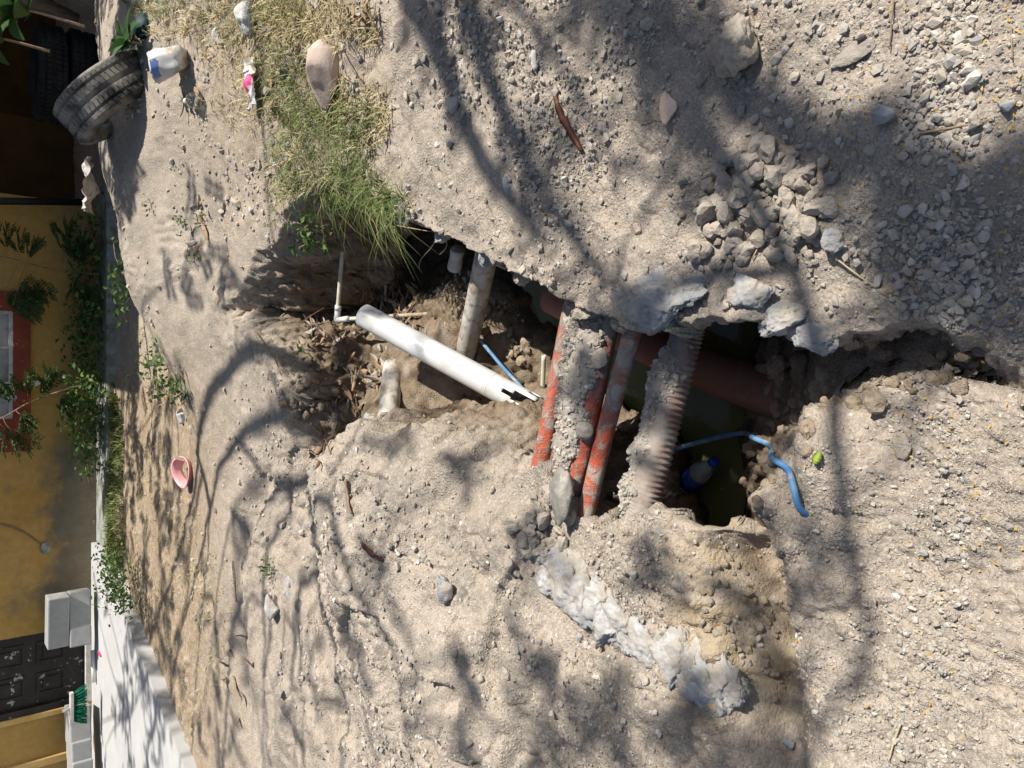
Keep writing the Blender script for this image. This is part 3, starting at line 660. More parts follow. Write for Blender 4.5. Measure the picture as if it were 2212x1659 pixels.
pot, V, sg, rg = crumple('plastic_pot', 'crumpled dirty white plastic pot with blue edge lying in dry grass', 'pot', c+Vector((0, 0, .05)), .075, .105, .18, (R(52), R(-20), R(205)), WHITEP, 3, .10)
bv = []; bf = []
for j in range(7):
    a = 2*math.pi*(j-2)/26
    for h_ in (.125, .17):
        t_ = h_/.18; k = 1+.10*math.sin(3*a+3+2*t_)+.06*math.sin(5*a-3*t_+3)+.045*math.sin(11*a+5*t_)*t_; rr = (.075+.03*t_)*k+.002; bv.append((math.cos(a)*rr, math.sin(a)*rr*.75, h_*(1+.12*math.sin(2*a+3))))
bf = [(2*j, 2*j+2, 2*j+3, 2*j+1) for j in range(6)]; obj('blue_print', meshdata('blue_print', bv, bf, BLUEP), pot)
# light bulb
c = G(438, 222); root = tag(empty('light_bulb', c+Vector((0, 0, .045)), R(15)), 'discarded clear glass light bulb on the soil by the pot', 'bulb')
root.rotation_euler = (R(-82), 0, R(-12))
pr = [(.0, -.062), (.022, -.058), (.04, -.042), (.046, -.018), (.042, .008), (.03, .035), (.020, .058), (.017, .072)]
V = []; Fc = []; sg = 24
for dr in (0, .0014):
    for r_, h_ in pr:
        for j in range(sg): a = 2*math.pi*j/sg; V.append((math.cos(a)*max(r_-dr, .0001), math.sin(a)*max(r_-dr, .0001), h_+(dr if r_ < .01 else 0)))
m = len(pr)
for i in range(m-1):
    for j in range(sg):
        a, b, c2, d = i*sg+j, i*sg+(j+1) % sg, (i+1)*sg+(j+1) % sg, (i+1)*sg+j; Fc += [(a, b, c2, d), (m*sg+d, m*sg+c2, m*sg+b, m*sg+a)]
obj('glass', meshdata('glass', V, Fc, GLASS), root)
v, f = tube([(0, 0, .07), (0, 0, .105)], [.018]*2, 16); v, f = tube([(0, 0, .07+.0035*i) for i in range(11)], [.0185 if i % 2 else .0165 for i in range(10)]+[.006], 16); obj('cap', meshdata('cap', v, f, CREAM), root)
v, f = tube([(0, 0, .07), (0, 0, .02)], [.009, .005], 8); obj('stem', meshdata('stem', v, f, GLASS), root)
# pink broken ring of plastic
c = G(410, 1018); root = tag(empty('plastic_bowl', c), 'broken pink plastic bowl rim lying on the trodden soil', 'bowl')
sg = 44; V = []; Fc = []
prof = [(.095, 0), (.105, .02), (.118, .05), (.128, .075), (.136, .078), (.136, .083), (.124, .082), (.114, .052), (.101, .022), (.090, .002)]
for j in range(sg+1):
    a = R(12)+R(338)*j/sg
    for r_, h_ in prof: V.append((math.cos(a)*r_*1.05, math.sin(a)*r_, h_+.012*math.sin(a*2)))
m = len(prof)
for j in range(sg):
    for i in range(m): Fc.append((j*m+i, (j+1)*m+i, (j+1)*m+(i+1) % m, j*m+(i+1) % m))
Fc += [tuple(range(m)), tuple(range(sg*m, sg*m+m))[::-1]]
obj('rim', meshdata('rim', np.array(V)*.82, Fc, PINKP), root); root.rotation_euler = (R(14), R(-8), R(20))
c = G(396, 912); root, *_ = crumple('plastic_cup', 'small crushed translucent plastic cup near the pink bowl', 'cup', c, .035, .05, .09, (R(80), 0, R(70)), WHITEP, 8, .12, 20, 6)
# wrapper with pink print
c = G(560, 185); root = tag(empty('food_wrapper', c+Vector((0, 0, .02)), R(8)), 'white and pink plastic wrapper lying in dry grass', 'wrapper')
g = np.linspace(-1, 1, 15); gx, gy = np.meshgrid(g, g); gz = .045*fbm(gx*2.8+3, gy*2.6, 3, 5)+.02*(1-gy**2)+.012
V = np.stack([gx.ravel()*.13, gy.ravel()*.045, gz.ravel()], 1); n = 15
Fc = [(i*n+j, i*n+j+1, (i+1)*n+j+1, (i+1)*n+j) for i in range(n-1) for j in range(n-1)]
mid = [q for q in Fc if -.035 < V[q[0]][0]+.5*V[q[0]][1] < .02 and V[q[0]][1] > -.03]; rest = [q for q in Fc if q not in mid]
obj('film', meshdata('film', V, rest, WHITEP), root); obj('pink_print', meshdata('pink_print', V, mid, MAGENTA), root)
# white sheet by the wall corner
c = PY(195, 402, 6.75); g = np.linspace(-1, 1, 17); gx, gy = np.meshgrid(g, g)
V = np.stack([gx.ravel()*.20, gy.ravel()*.16, (.10*fbm(gx*1.6+9, gy*1.6, 3, 15)-.05*gy).ravel()], 1)+np.array(tuple(c)); n = 17
Fc = [(i*n+j, i*n+j+1, (i+1)*n+j+1, (i+1)*n+j) for i in range(n-1) for j in range(n-1)]
tag(mk('plastic_sheet', V, Fc, WHITEP), 'crumpled white plastic sheet at the corner post beyond the mound', 'sheet')
c = PY(85, 15, 7.6); v, f = tube([(c.x, c.y, c.z-.3), (c.x+.05, c.y, c.z+.5)], .06, 10, 6); tag(mk('timber_post', v, f, WOOD), 'thin grey timber post in the shade at the shed', 'post')
c = G(370, 30); v, f = blob((c.x+.05, c.y+.4, c.z+.06), (.08, .07, .06), 3, 21, .3); tag(mk('plastic_bag', v, f, TEAL), 'dark teal plastic bag among the weeds by the tyres', 'bag')

# ------------------------------------------------------------------ PIPES AND THINGS IN THE TRENCH
def pipe(name, pts, r, mat, label, cat='pipe', wall=.004, seg=20, n=None, group=None):
    n = n or (24 if len(pts) > 2 else 14)
    v, f = tube([P(*q) if not isinstance(q[2], str) else G(*q[:2])+Vector((0, 0, .020 if q[2] == 'g' and q[1] > 990 else .038 if q[2] == 'g' else -.03)) for q in pts], r, seg, n, inner=wall); return tag(mk(name, v, f, mat), label, cat, group)
# white PVC pipe, two notches cut in its lower end
WP = [P(787, 682, -.01), P(1158, 884, -.335)]
root = tag(empty('white_pipe', WP[1]), 'clean white plastic pipe lying slanted across the trench with a notched end', 'pipe')
n, sg = 60, 40
cut = lambda i, j: (i >= n-7 and (j % sg) in NB) or (n-10 <= i < n-7 and (j % sg) in NB[2:4]) or (i >= n-4 and (j % sg) in NC)
NB, NC = [24, 25, 26, 27, 28], [19, 20]
pr = np.full(n, .053)
v, f = tube(WP, pr, sg, n, inner=.0045, skip=cut); obj('barrel', meshdata('barrel', v-np.array(tuple(WP[1])), f, PVC), root)
q = resample(WP, 40); v, f = tube(q[30:31].repeat(2, 0)+np.array([[0], [.004]])*(q[31]-q[30])/np.linalg.norm(q[31]-q[30]), [.0534, .0534], sg, inner=.0003); obj('joint_mark', meshdata('joint_mark', v-np.array(tuple(WP[1])), f, WHITEPAINT), root)
# thin cream water pipe with elbow
root = tag(empty('water_pipe', P(728, 690, -.27)), 'thin cream water pipe with an elbow beside the hanging grass', 'pipe')
wl = np.array(tuple(root.location))
def sub(name, vf, mat): return obj(name, meshdata(name, vf[0]-wl, vf[1], mat), root)
e = P(728, 690, -.27)
sub('run', tube([P(748, 440, -.23), P(736, 590, -.26), e], .0115, 14, 20), CREAM)
sub('elbow', merge([tube([P(730, 668, -.27), P(729, 682, -.27), e+Vector((-.005, 0, 0)), P(742, 690, -.28), P(752, 689, -.285)], .0165, 14, 16), tube([P(731, 660, -.268), P(730, 670, -.27)], .0185, 14)]), PVC)
sub('lower_run', tube([e, P(800, 687, -.35), P(860, 683, -.42)], .0115, 12, 8), CREAM)
pipe('dirty_rod', [(825, 684, -.39), (900, 680, -.43), (995, 675, -.47)], .0105, RODM, 'thin muddy brown rod lying between the white and grey pipes', 'rod', seg=10)
pipe('grey_pipe', [(1062, 500, -.20), (1003, 778, -.42)], .047, MUDPIPE, 'mud-stained grey pipe crossing the trench under the white pipe', wall=.005)
pipe('grey_pipe', [(850, 790, -.31), (836, 925, -.15)], .050, MUDPIPE, 'short mud-caked pipe stub sticking out of the leaf litter', wall=.006)
pipe('thin_pipe_stub', [(1175, 768, -.40), (1170, 885, -.46)], .0095, CREAM, 'thin cream pipe stub standing beside the orange conduits', seg=12)
v, f = tube([P(1175, 765, -.40), P(1175, 774, -.40)], .0125, 12); 
# orange conduits
dusty = 'orange conduits crossing the trench'
pipe('orange_conduit', [(1385, 640, -.06), (1368, 710, -.07), (1310, 925, -.075), (1262, 1125, -.05), (1240, 1205, -.07)], .0275, ORANGE, 'rightmost dusty orange conduit in the picture, clear of the bundle', 'conduit')
pipe('orange_conduit', [(1252, 610, -.10), (1228, 700, -.10), (1176, 965, -.07), (1150, 1060, -.09)], .030, ORANGE, 'leftmost orange conduit at the edge of the dirt-covered bundle', 'conduit')
pipe('orange_conduit', [(1292, 610, -.11), (1268, 700, -.11), (1212, 975, -.08), (1188, 1070, -.10)], .030, ORANGE, 'second orange conduit from the left, half buried in dirt', 'conduit')
pipe('orange_conduit', [(1338, 630, -.10), (1314, 715, -.10), (1254, 1000, -.07), (1230, 1080, -.10)], .030, ORANGE, 'third orange conduit from the left, beside the flat stone', 'conduit')
# corrugated conduit
cpts = [P(1515, 640, -.16), P(1484, 725, -.15), P(1440, 900, -.12), P(1395, 1075, -.075), P(1372, 1150, -.07)]
n = 420; v, f = tube(cpts, .044, 26, n, inner=.006)
ax_ = resample(cpts, n); no = n*26; rel = v[:no]-np.repeat(ax_, 26, 0); rel /= np.linalg.norm(rel, axis=1)[:, None]; ph = np.repeat(np.arange(n)/n*2*math.pi*58, 26)
cov = sstep(.58, .74, vn3(v[:no, 0]*14, v[:no, 1]*14, v[:no, 2]*14, 8)+.22*rel[:, 2]-.30*rel[:, 1]*0); rib = .0024*np.sign(np.sin(ph))*np.abs(np.sin(ph))**.5
v[:no] += rel*((1-cov)*rib+cov*(.003+.004*fbm3(v[:no, 0]*60, v[:no, 1]*60, v[:no, 2]*60, 3, 4)))[:, None]; tag(mk('corrugated_conduit', v, f, CORR), 'dusty corrugated brown conduit spanning the flooded part of the trench', 'conduit')
pipe('drain_pipe', [(1195, 640, -.40), (1440, 762, -.46), (1720, 872, -.49)], .070, TERRA, 'wide terracotta-coloured drain pipe lying deep under the conduits', wall=.008, seg=30)
# blue hose
pipe('blue_hose', [(1036, 733, -.40), (1060, 762, -.42), (1085, 792, -.44), (1125, 835, -.47), (1160, 880, -.50), (1200, 920, -.52), (1250, 955, -.50), (1315, 970, -.44), (1360, 976, -.44), (1430, 976, -.47), (1500, 958, -.46), (1550, 945, -.51), (1600, 936, -.56), (1630, 936, 'g'), (1658, 944, 'g'), (1685, 963, 'g'), (1700, 985, 'g'), (1712, 1010, 'g'), (1725, 1050, 'g'), (1737, 1095, 'g'), (1745, 1125, 'b')],
     .0078, HOSE, 'faded blue water hose looping through the trench onto the pale soil', 'hose', .002, 14, 160)
v, f = tube([P(1152, 880, -.36), P(1164, 892, -.38), P(1174, 906, -.40)], [.016, .018, .014], 14); tag(mk('hose_coupling', v, f, BRASS), 'small brass hose coupling at the notched end of the white pipe', 'coupling')
# dirt crusts lying over the conduits: lumpy strips
def crust(name, pts, wid, thick, label, seed, mat=DAMP_SOIL, lab_cat='soil', zoff=.0):
    n = 110; p = resample([P(*q) for q in pts], n); t, N, B = frames(p); m = 36; V = []
    up = np.array([0, 0, 1.]); s = np.cross(t, up); s /= np.linalg.norm(s, axis=1)[:, None]
    for i in range(n):
        e = math.sin(math.pi*min(1, .06+i/(n-1)*.94))**.4; wv_ = wid*(.75+.5*float(vn(np.array([i*.09]), np.array([seed*1.]), seed)[0]))
        for j in range(m):
            a = 2*math.pi*j/m; V.append(p[i]+s[i]*math.cos(a)*wv_*e+up*(math.sin(a)*thick*e+zoff))
    V = np.array(V); c = np.repeat(p, m, 0); d = V-c; d /= np.linalg.norm(d, axis=1)[:, None]+1e-9
    V = V+d*(.030*fbm3(V[:, 0]*16, V[:, 1]*16, V[:, 2]*16, 3, seed)+.014*fbm3(V[:, 0]*60, V[:, 1]*60, V[:, 2]*60, 3, seed+5))[:, None]
    F_ = [(i*m+j, i*m+(j+1) % m, (i+1)*m+(j+1) % m, (i+1)*m+j) for i in range(n-1) for j in range(m)]
    o = tag(mk(name, V, F_, mat), label, lab_cat); r = np.random.default_rng(seed); nv = V[r.integers(0, len(V), 1500)]; nv = nv[nv[:, 2] > np.interp(nv[:, 1], np.sort(p[:, 1]), p[np.argsort(p[:, 1]), 2])-.004]
    bm = bmesh.new(); bmesh.ops.create_icosphere(bm, subdivisions=1, radius=1); B0 = np.array([tuple(v.co) for v in bm.verts]); T = np.array([[v.index for v in f.verts] for f in bm.faces]); bm.free(); n_ = len(nv)
    rad = .0028*(1-r.random(n_)*.93)**-.55; W_ = B0[None]*(1+.3*r.normal(size=(n_, 12, 1)).clip(-1.5, 1.5))*rad[:, None, None]+nv[:, None]-np.array(tuple(o.location))
    c_ = obj('crumbs', fast_mesh('crumbs', W_.reshape(-1, 3), (T[None]+12*np.arange(n_)[:, None, None]).reshape(-1, 3), GRAVEL, r.random(n_), 12), o); c_['kind'] = 'stuff'; return o
crust('soil_crust', [(1290, 630, -.075), (1278, 710, -.070), (1248, 840, -.060), (1226, 940, -.046), (1212, 1040, -.035)], .064, .026, 'gravelly grey soil crust lying over the bundle of orange conduits', 2)
crust('soil_crust', [(1258, 630, -.078), (1248, 700, -.076), (1226, 800, -.066), (1203, 900, -.058)], .026, .018, 'thin dirt ridge on the leftmost orange conduits', 6)
crust('soil_crust', [(1480, 715, -.135), (1448, 790, -.115), (1405, 930, -.095), (1372, 1050, -.065), (1350, 1125, -.05)], .040, .034, 'dry soil piled along the corrugated conduit', 4)
# half sunk bottle
c = P(1496, 1034, -.54)
root = tag(empty('water_bottle', c), 'clear plastic bottle with blue cap and blue label floating in the murky water', 'bottle')
ax = (P(1540, 1000, -.55)-P(1455, 1068, -.585)).normalized(); root.rotation_euler = ax.to_track_quat('Z', 'Y').to_euler(); root.scale = (1.15, 1.15, 1.15)
bp = [(-.105, .010), (-.107, .024), (-.100, .031), (-.085, .0325), (-.07, .031), (-.055, .0325), (-.04, .031), (-.03, .0325), (.03, .0325), (.045, .0315), (.065, .027), (.083, .0165), (.092, .0125), (.105, .0125)]
V = []; Fc = []; sg = 26
for dr in (0, .0006):
    for h_, r_ in bp:
        for j in range(sg): a = 2*math.pi*j/sg; V.append((math.cos(a)*(r_-dr), math.sin(a)*(r_-dr), h_))
m = len(bp)
for i in range(m-1):
    for j in range(sg):
        a, b, c2, d = i*sg+j, i*sg+(j+1) % sg, (i+1)*sg+(j+1) % sg, (i+1)*sg+j; Fc += [(a, b, c2, d), (m*sg+d, m*sg+c2, m*sg+b, m*sg+a)]
obj('body', meshdata('body', V, Fc, PET), root)
lab = obj('label_band', meshdata('label_band', *tube([(0, 0, -.028), (0, 0, .03)], .0330, 26, 2, inner=.0002), LABELB), root)
for z0, z1 in ((-.010, .004), (.008, .016)):
    Vv = [(math.cos(a)*.0334, math.sin(a)*.0334, z) for a in np.linspace(-2.2, -.9, 8) for z in (z0, z1)]
    obj('print', meshdata('print', Vv, [(2*j, 2*j+2, 2*j+3, 2*j+1) for j in range(7)], LABELW), lab)
obj('cap', meshdata('cap', *tube([(0, 0, .094), (0, 0, .096), (0, 0, .113), (0, 0, .114)], [.0135, .0145, .0145, .012], 20), CAPB), root)
# crushed can under the right rim
c = P(985, 560, -.32); root = tag(empty('drink_can', c), 'dull crushed drink can under the rim by the grey pipe', 'can'); root.rotation_euler = (R(70), R(20), R(35))
v, f = tube([(0, 0, -.055), (0, 0, -.052), (0, 0, -.02), (0.004, 0, .01), (0, 0, .05), (0, 0, .056)], [.024, .033, .032, .029, .033, .026], 22, 18); obj('can_body', meshdata('can_body', v, f, METAL), root)
v, f = tube([(0, 0, .0565), (0, 0, .058)], [.025, .024], 20); lid = obj('lid', meshdata('lid', v, f, METAL), root)
v, f = tube([(0, .004, .058), (0, .004, .0595)], [.007, .007], 12, inner=.003); obj('pull_tab', meshdata('pull_tab', v, f, METAL), lid)

# ------------------------------------------------------------------ ROCKS
def rock(name, label, x, y, w, h, mat, seed, cat='rock', flat=.7, sink=.25, sub=4, planes=8, amp=.22, fine=.06, rz=0., z=None, freq=1.7, group=None, tilt=0.):
    """w, h: extent across the picture's y and x in measuring pixels"""
    g = P(x, y, z) if z is not None else G(x, y)
    k = (g-Vector((0, 0, CZ))).dot(Vector((0, cp, -sp)))/F
    sx_, sy_ = w*k/2*1.1, h*k/2*1.2; sz = min(sx_, sy_)*flat
    v, f = blob((0, 0, 0), (sx_, sy_, sz), sub, seed, amp, planes, freq, fine)
    o = obj(name, meshdata(name, v, f, mat), None, g+Vector((0, 0, sz*(1-2*sink)))); o.rotation_euler = (tilt, 0, rz)
    return tag(o, label, cat, group)
rock('boulder', 'large lumpy dust-covered clod on the gravel bank in the picture\'s upper part', 1605, 120, 118, 84, CLOD, 1, planes=4, amp=.45, flat=.9, fine=.16, sub=5, sink=.12)
rock('boulder', 'smaller clod leaning on the large lumpy clod', 1562, 118, 66, 50, CLOD, 61, planes=3, amp=.3, flat=.8, fine=.12)
rock('flat_stone', 'flat brown stone flake on the gravel near the large lumpy clod', 1852, 108, 48, 92, DAMP_SOIL, 2, flat=.25, planes=5, amp=.15, rz=R(12))
rock('blue_stone', 'angular blue-grey stone alone on the open gravel near the twig', 1910, 250, 38, 46, BLUE_ROCK, 3, flat=.8, sink=.12)
rock('concrete_lump', 'blue-white concrete lump at the edge of the clod heap', 1810, 525, 64, 50, CONC, 4, flat=.6, sink=.2, fine=.1)
rock('pink_rock', 'large angular pinkish rock lying in dry grass', 722, 160, 150, 92, PINK_ROCK, 105, planes=11, amp=.06, fine=.012, flat=.85, sink=.22, rz=R(-18))
rock('chalk_rock', 'white chalky rock in the dry grass at the picture top', 548, 45, 60, 52, PALE_ROCK, 6, flat=.85, sink=.15)
rock('chalk_rock', 'small white chalky rock next to the crumpled pot', 474, 76, 28, 24, PALE_ROCK, 7)
rock('river_rock', 'long smooth dark rock at the buried ends of the orange conduits', 1228, 1072, 128, 60, DARK_ROCK, 108, planes=7, amp=.24, fine=.03, flat=.8, sink=.1, z=-.005, rz=R(4))
rock('grey_stone', 'rounded grey stone wedged between two orange conduits', 1271, 930, 36, 44, DAMP_SOIL, 9, planes=5, amp=.14, flat=.8, sink=.1, z=-.05)
rock('grey_stone', 'flat pale stone resting on the dirt-covered orange conduits', 1302, 775, 42, 44, CLOD, 10, planes=6, amp=.15, flat=.35, sink=.1, z=-.065)
rock('concrete_lump', 'jagged grey concrete lump alone on the soil bank below the pipes', 970, 1272, 70, 42, CONC, 11, flat=.8, sink=.15)
rock('concrete_lump', 'white concrete lump at the end of the long ground step', 598, 1305, 62, 40, CONC2, 12, flat=.75)
rock('concrete_lump', 'pale lump half buried beside the white concrete lump', 625, 1272, 52, 44, CONC, 13, flat=.5, sink=.4)
rock('grey_stone', 'grey stone in the branch shade near the grass tuft', 985, 225, 42, 30, STONE, 14)
rock('grey_stone', 'small grey stone touching the one in tree shade near the grass', 1003, 258, 24, 20, STONE, 15)
rock('grey_stone', 'yellowish rounded stone near the broad blue-grey slab piece', 1378, 497, 30, 20, PINK_ROCK, 16)
rock('blue_stone', 'small blue stone in the gravel at the right picture edge', 2180, 232, 30, 26, BLUE_ROCK, 17, sink=.15)
rock('grey_stone', 'round grey stone in shade at the top edge of the picture', 1402, 52, 32, 28, STONE, 18)
rock('pale_rock', 'pale earthy rock in the branch shade near the trench rim', 1098, 402, 44, 24, PALE_ROCK, 19, flat=.6)
rock('pale_rock', 'pale chalk fragment on the gravel near the brown seed pod', 1160, 130, 46, 26, PALE_ROCK, 20, flat=.5)
rock('pale_rock', 'dark grey stone in the gully at the bottom picture edge', 1710, 1600, 26, 22, BLUE_ROCK, 33, flat=.7)
rock('grey_stone', 'long stone half sunk in the sunlit soil near the trench end', 1950, 960, 62, 34, CLOD, 34, flat=.5, sink=.35)
# broken concrete along the rims
rim = [('broad blue-grey broken slab piece in the rim by the orange conduits', 1435, 632, 165, 210, CONC, .42, 40, .0, .42), ('pale broken concrete piece beside the clod heap at the rim', 1625, 632, 84, 96, CONC2, .5, 41, .02, .3),
       ('white-edged concrete piece overhanging the trench', 1685, 690, 70, 110, CONC2, .55, 42, .0, .3), ('smooth grey concrete piece hanging over the dark flooded pit', 1762, 728, 80, 110, CONC, .6, 43, -.03, .3),
       ('thin broken slab edge under the grass tuft', 868, 462, 52, 70, CONC, .35, 44, .0, .45), ('jagged slab edge at the rim between grass and grey pipe', 960, 500, 48, 84, CONC, .4, 45, -.01, .45), ('pale slab lump at the rim beside the grey pipe', 1055, 548, 58, 60, CONC, .5, 46, .0, .45),
       ('dusty rim lump by the end of the drain pipe', 1135, 590, 48, 62, CLOD, .6, 47, -.02, .45), ('soil-covered rim lump over the bundle of orange conduits', 1265, 662, 70, 96, CLOD, .6, 48, -.03, .45), ('crumbly rim lump at the rightmost orange conduit', 1345, 690, 46, 56, CLOD, .7, 49, -.03, .45),
       ('white corner chip at the far end of the trench', 600, 512, 34, 40, PALE_ROCK, .5, 50, .03, .4), ('grey clod on the far trench corner', 515, 668, 52, 40, CLOD, .5, 51, .02, .5), ('grey-blue rim lump at the tip of the soil bank by the pipe stub', 795, 910, 40, 44, CONC, .5, 52, -.02, .45)]
for lab, x, y, w, h, mat, fl, sd, z, sk in rim: rock('broken_concrete' if mat in (CONC, CONC2, PALE_ROCK) else 'soil_lump', lab, x, y, w, h, mat, sd, 'concrete' if mat in (CONC, CONC2, PALE_ROCK) else 'soil lump', fl, sk, 6 if w > 100 else 5, 6, .28, .16, random.uniform(-.2, .2), z, 2.2)
# long broken concrete ridge on the left bank
def ridge():
    c0 = np.array([(1172, 1216), (1215, 1228), (1280, 1288), (1340, 1345), (1410, 1388), (1470, 1425), (1530, 1465), (1578, 1486)], float); rr = random.Random(4); pcs = []
    for k in range(19):
        t = k/18*7; x, y = np.interp(t, range(8), c0[:, 0]), np.interp(t, range(8), c0[:, 1]); w = np.interp(t, range(8), [40, 74, 84, 80, 70, 88, 76, 50])
        pcs.append((x+rr.uniform(-10, 10), y+rr.uniform(-22, 22), w*rr.uniform(.75, 1.1), w*rr.uniform(.75, 1.1), rr.uniform(-60, 60)))
    root = tag(empty('concrete_ridge', P(1360, 1350, -.03)), 'long pale broken concrete edge running across the soil bank below the conduits', 'concrete'); off = root.location
    for k, (x, y, w, h, a) in enumerate(pcs):
        g = P(x, y, float(height(np.array([P(x, y, 0).x]), np.array([P(x, y, 0).y]), False)[0])); q = (g-Vector((0, 0, CZ))).dot(Vector((0, cp, -sp)))/F; sx_, sy_ = w*q/2*1.75, h*q/2*1.75; sz = min(sx_, sy_)*.46
        v, f = blob((0, 0, 0), (sx_, sy_, sz), 5, 700+k, .26, 5, 2.0, .16); n = v/np.linalg.norm(v, axis=1)[:, None]
        v = v+n*(-.010*np.abs(fbm3(v[:, 0]*30+k, v[:, 1]*30, v[:, 2]*30, 3, k))+.005*fbm3(v[:, 0]*110, v[:, 1]*110, v[:, 2]*110, 2, k))[:, None]
        c_, s_ = math.cos(R(a)), math.sin(R(a)); v = np.stack([v[:, 0]*c_-v[:, 1]*s_, v[:, 0]*s_+v[:, 1]*c_, v[:, 2]], 1)
        o = obj('slab_piece', meshdata('slab_piece', v, f, CONC2), root); o.location = g-off+Vector((0, 0, .10*sz))
ridge()
# loose stones and clods, one object each, sharing a few shapes
def stonelib(n, mat, planes, amp, seed, fine=0.):
    L = []
    for k in range(n):
        v, f = blob((0, 0, 0), (1, random.uniform(.65, 1), random.uniform(.55, .8)), 2, seed+k, amp, planes, 1.6, fine); L.append(meshdata('loose_stone', v, f, mat, False))
    return L
SL = stonelib(12, STONE_L, 7, .2, 200); CL = stonelib(10, CLOD_L, 4, .45, 300, .15); BL = stonelib(8, BROWNCLOD, 4, .4, 400, .15)
def strew(lib, name, zones, label, cat, group, sink=.3):
    px = []; sz = []
    for cx, cy, rx, ry, n, s0, s1 in zones:
        for _ in range(n):
            a = random.uniform(0, 6.283); r = math.sqrt(random.random()); px.append((cx+rx*r*math.cos(a), cy+ry*r*math.sin(a))); sz.append(s0*(s1/s0)**(random.random()**1.6))
    for g, s in zip(ground_hit(px), sz):
        k = (g-Vector((0, 0, CZ))).dot(Vector((0, cp, -sp)))/F; r = s*k/2
        o = obj(name, random.choice(lib), None, g+Vector((0, 0, r*(.55-sink)))); o.scale = (r, r, r); o.rotation_euler = (random.uniform(-.4, .4), random.uniform(-.4, .4), random.uniform(0, 6.28))
        tag(o, label, cat, group)
strew(SL, 'loose_stone', [(1900, 200, 300, 200, 80, 12, 34), (1700, 120, 160, 120, 24, 12, 32), (1250, 250, 380, 240, 40, 11, 24), (2050, 600, 160, 120, 20, 12, 34), (900, 200, 150, 180, 12, 10, 22)],
      'small loose grey stone on the gravel bank above the trench in the picture', 'stone', 'loose stones on the gravel bank')
strew(SL, 'loose_stone', [(1000, 1250, 260, 280, 50, 10, 24), (1250, 1480, 250, 170, 32, 12, 28), (1900, 1250, 300, 330, 20, 11, 24), (1620, 1380, 70, 120, 20, 10, 24), (450, 1100, 90, 400, 12, 7, 13)],
      'small loose pale stone on the soil below the trench in the picture', 'stone', 'loose stones on the soil bank')
strew(CL, 'dry_clod', [(1640, 440, 130, 125, 130, 24, 62), (1560, 530, 70, 50, 26, 20, 46), (1740, 500, 80, 70, 40, 20, 52), (1500, 430, 60, 60, 14, 16, 30), (1720, 380, 80, 60, 24, 20, 48)],
      'dry crumbly soil clod in the heap near the pale broken concrete', 'clod', 'soil clods heaped on the gravel bank', .15)
strew(CL, 'dry_clod', [(1190, 1130, 55, 90, 46, 18, 52), (1140, 1180, 50, 70, 18, 16, 36)], 'dry grey clod heaped behind the long dark rock', 'clod', 'clods at the ends of the orange conduits', .15)
strew(BL, 'brown_clod', [(1800, 830, 170, 60, 95, 20, 56), (1980, 800, 160, 45, 40, 20, 46), (1650, 1010, 50, 70, 34, 18, 42), (1720, 930, 50, 60, 20, 18, 44)], 'brown soil clod in the rubble at the near end of the trench', 'clod', 'clods in the near trench rubble', .1)
TL = stonelib(6, TANCLOD, 4, .4, 500, .15)
strew(TL, 'tan_clod', [(1590, 1310, 75, 110, 46, 10, 34), (1680, 1400, 18, 120, 14, 10, 24)], 'crumbly tan clod on the eroded face beside the pale concrete edge', 'clod', 'clods on the tan eroded face', .25)
strew(BL, 'brown_clod', [(1040, 680, 60, 40, 20, 14, 40), (1120, 750, 40, 40, 14, 14, 36), (660, 870, 50, 60, 20, 10, 28), (720, 800, 60, 60, 12, 12, 34)], 'damp brown clod on the trench floor near the white pipe', 'clod', 'clods on the trench floor', .2)

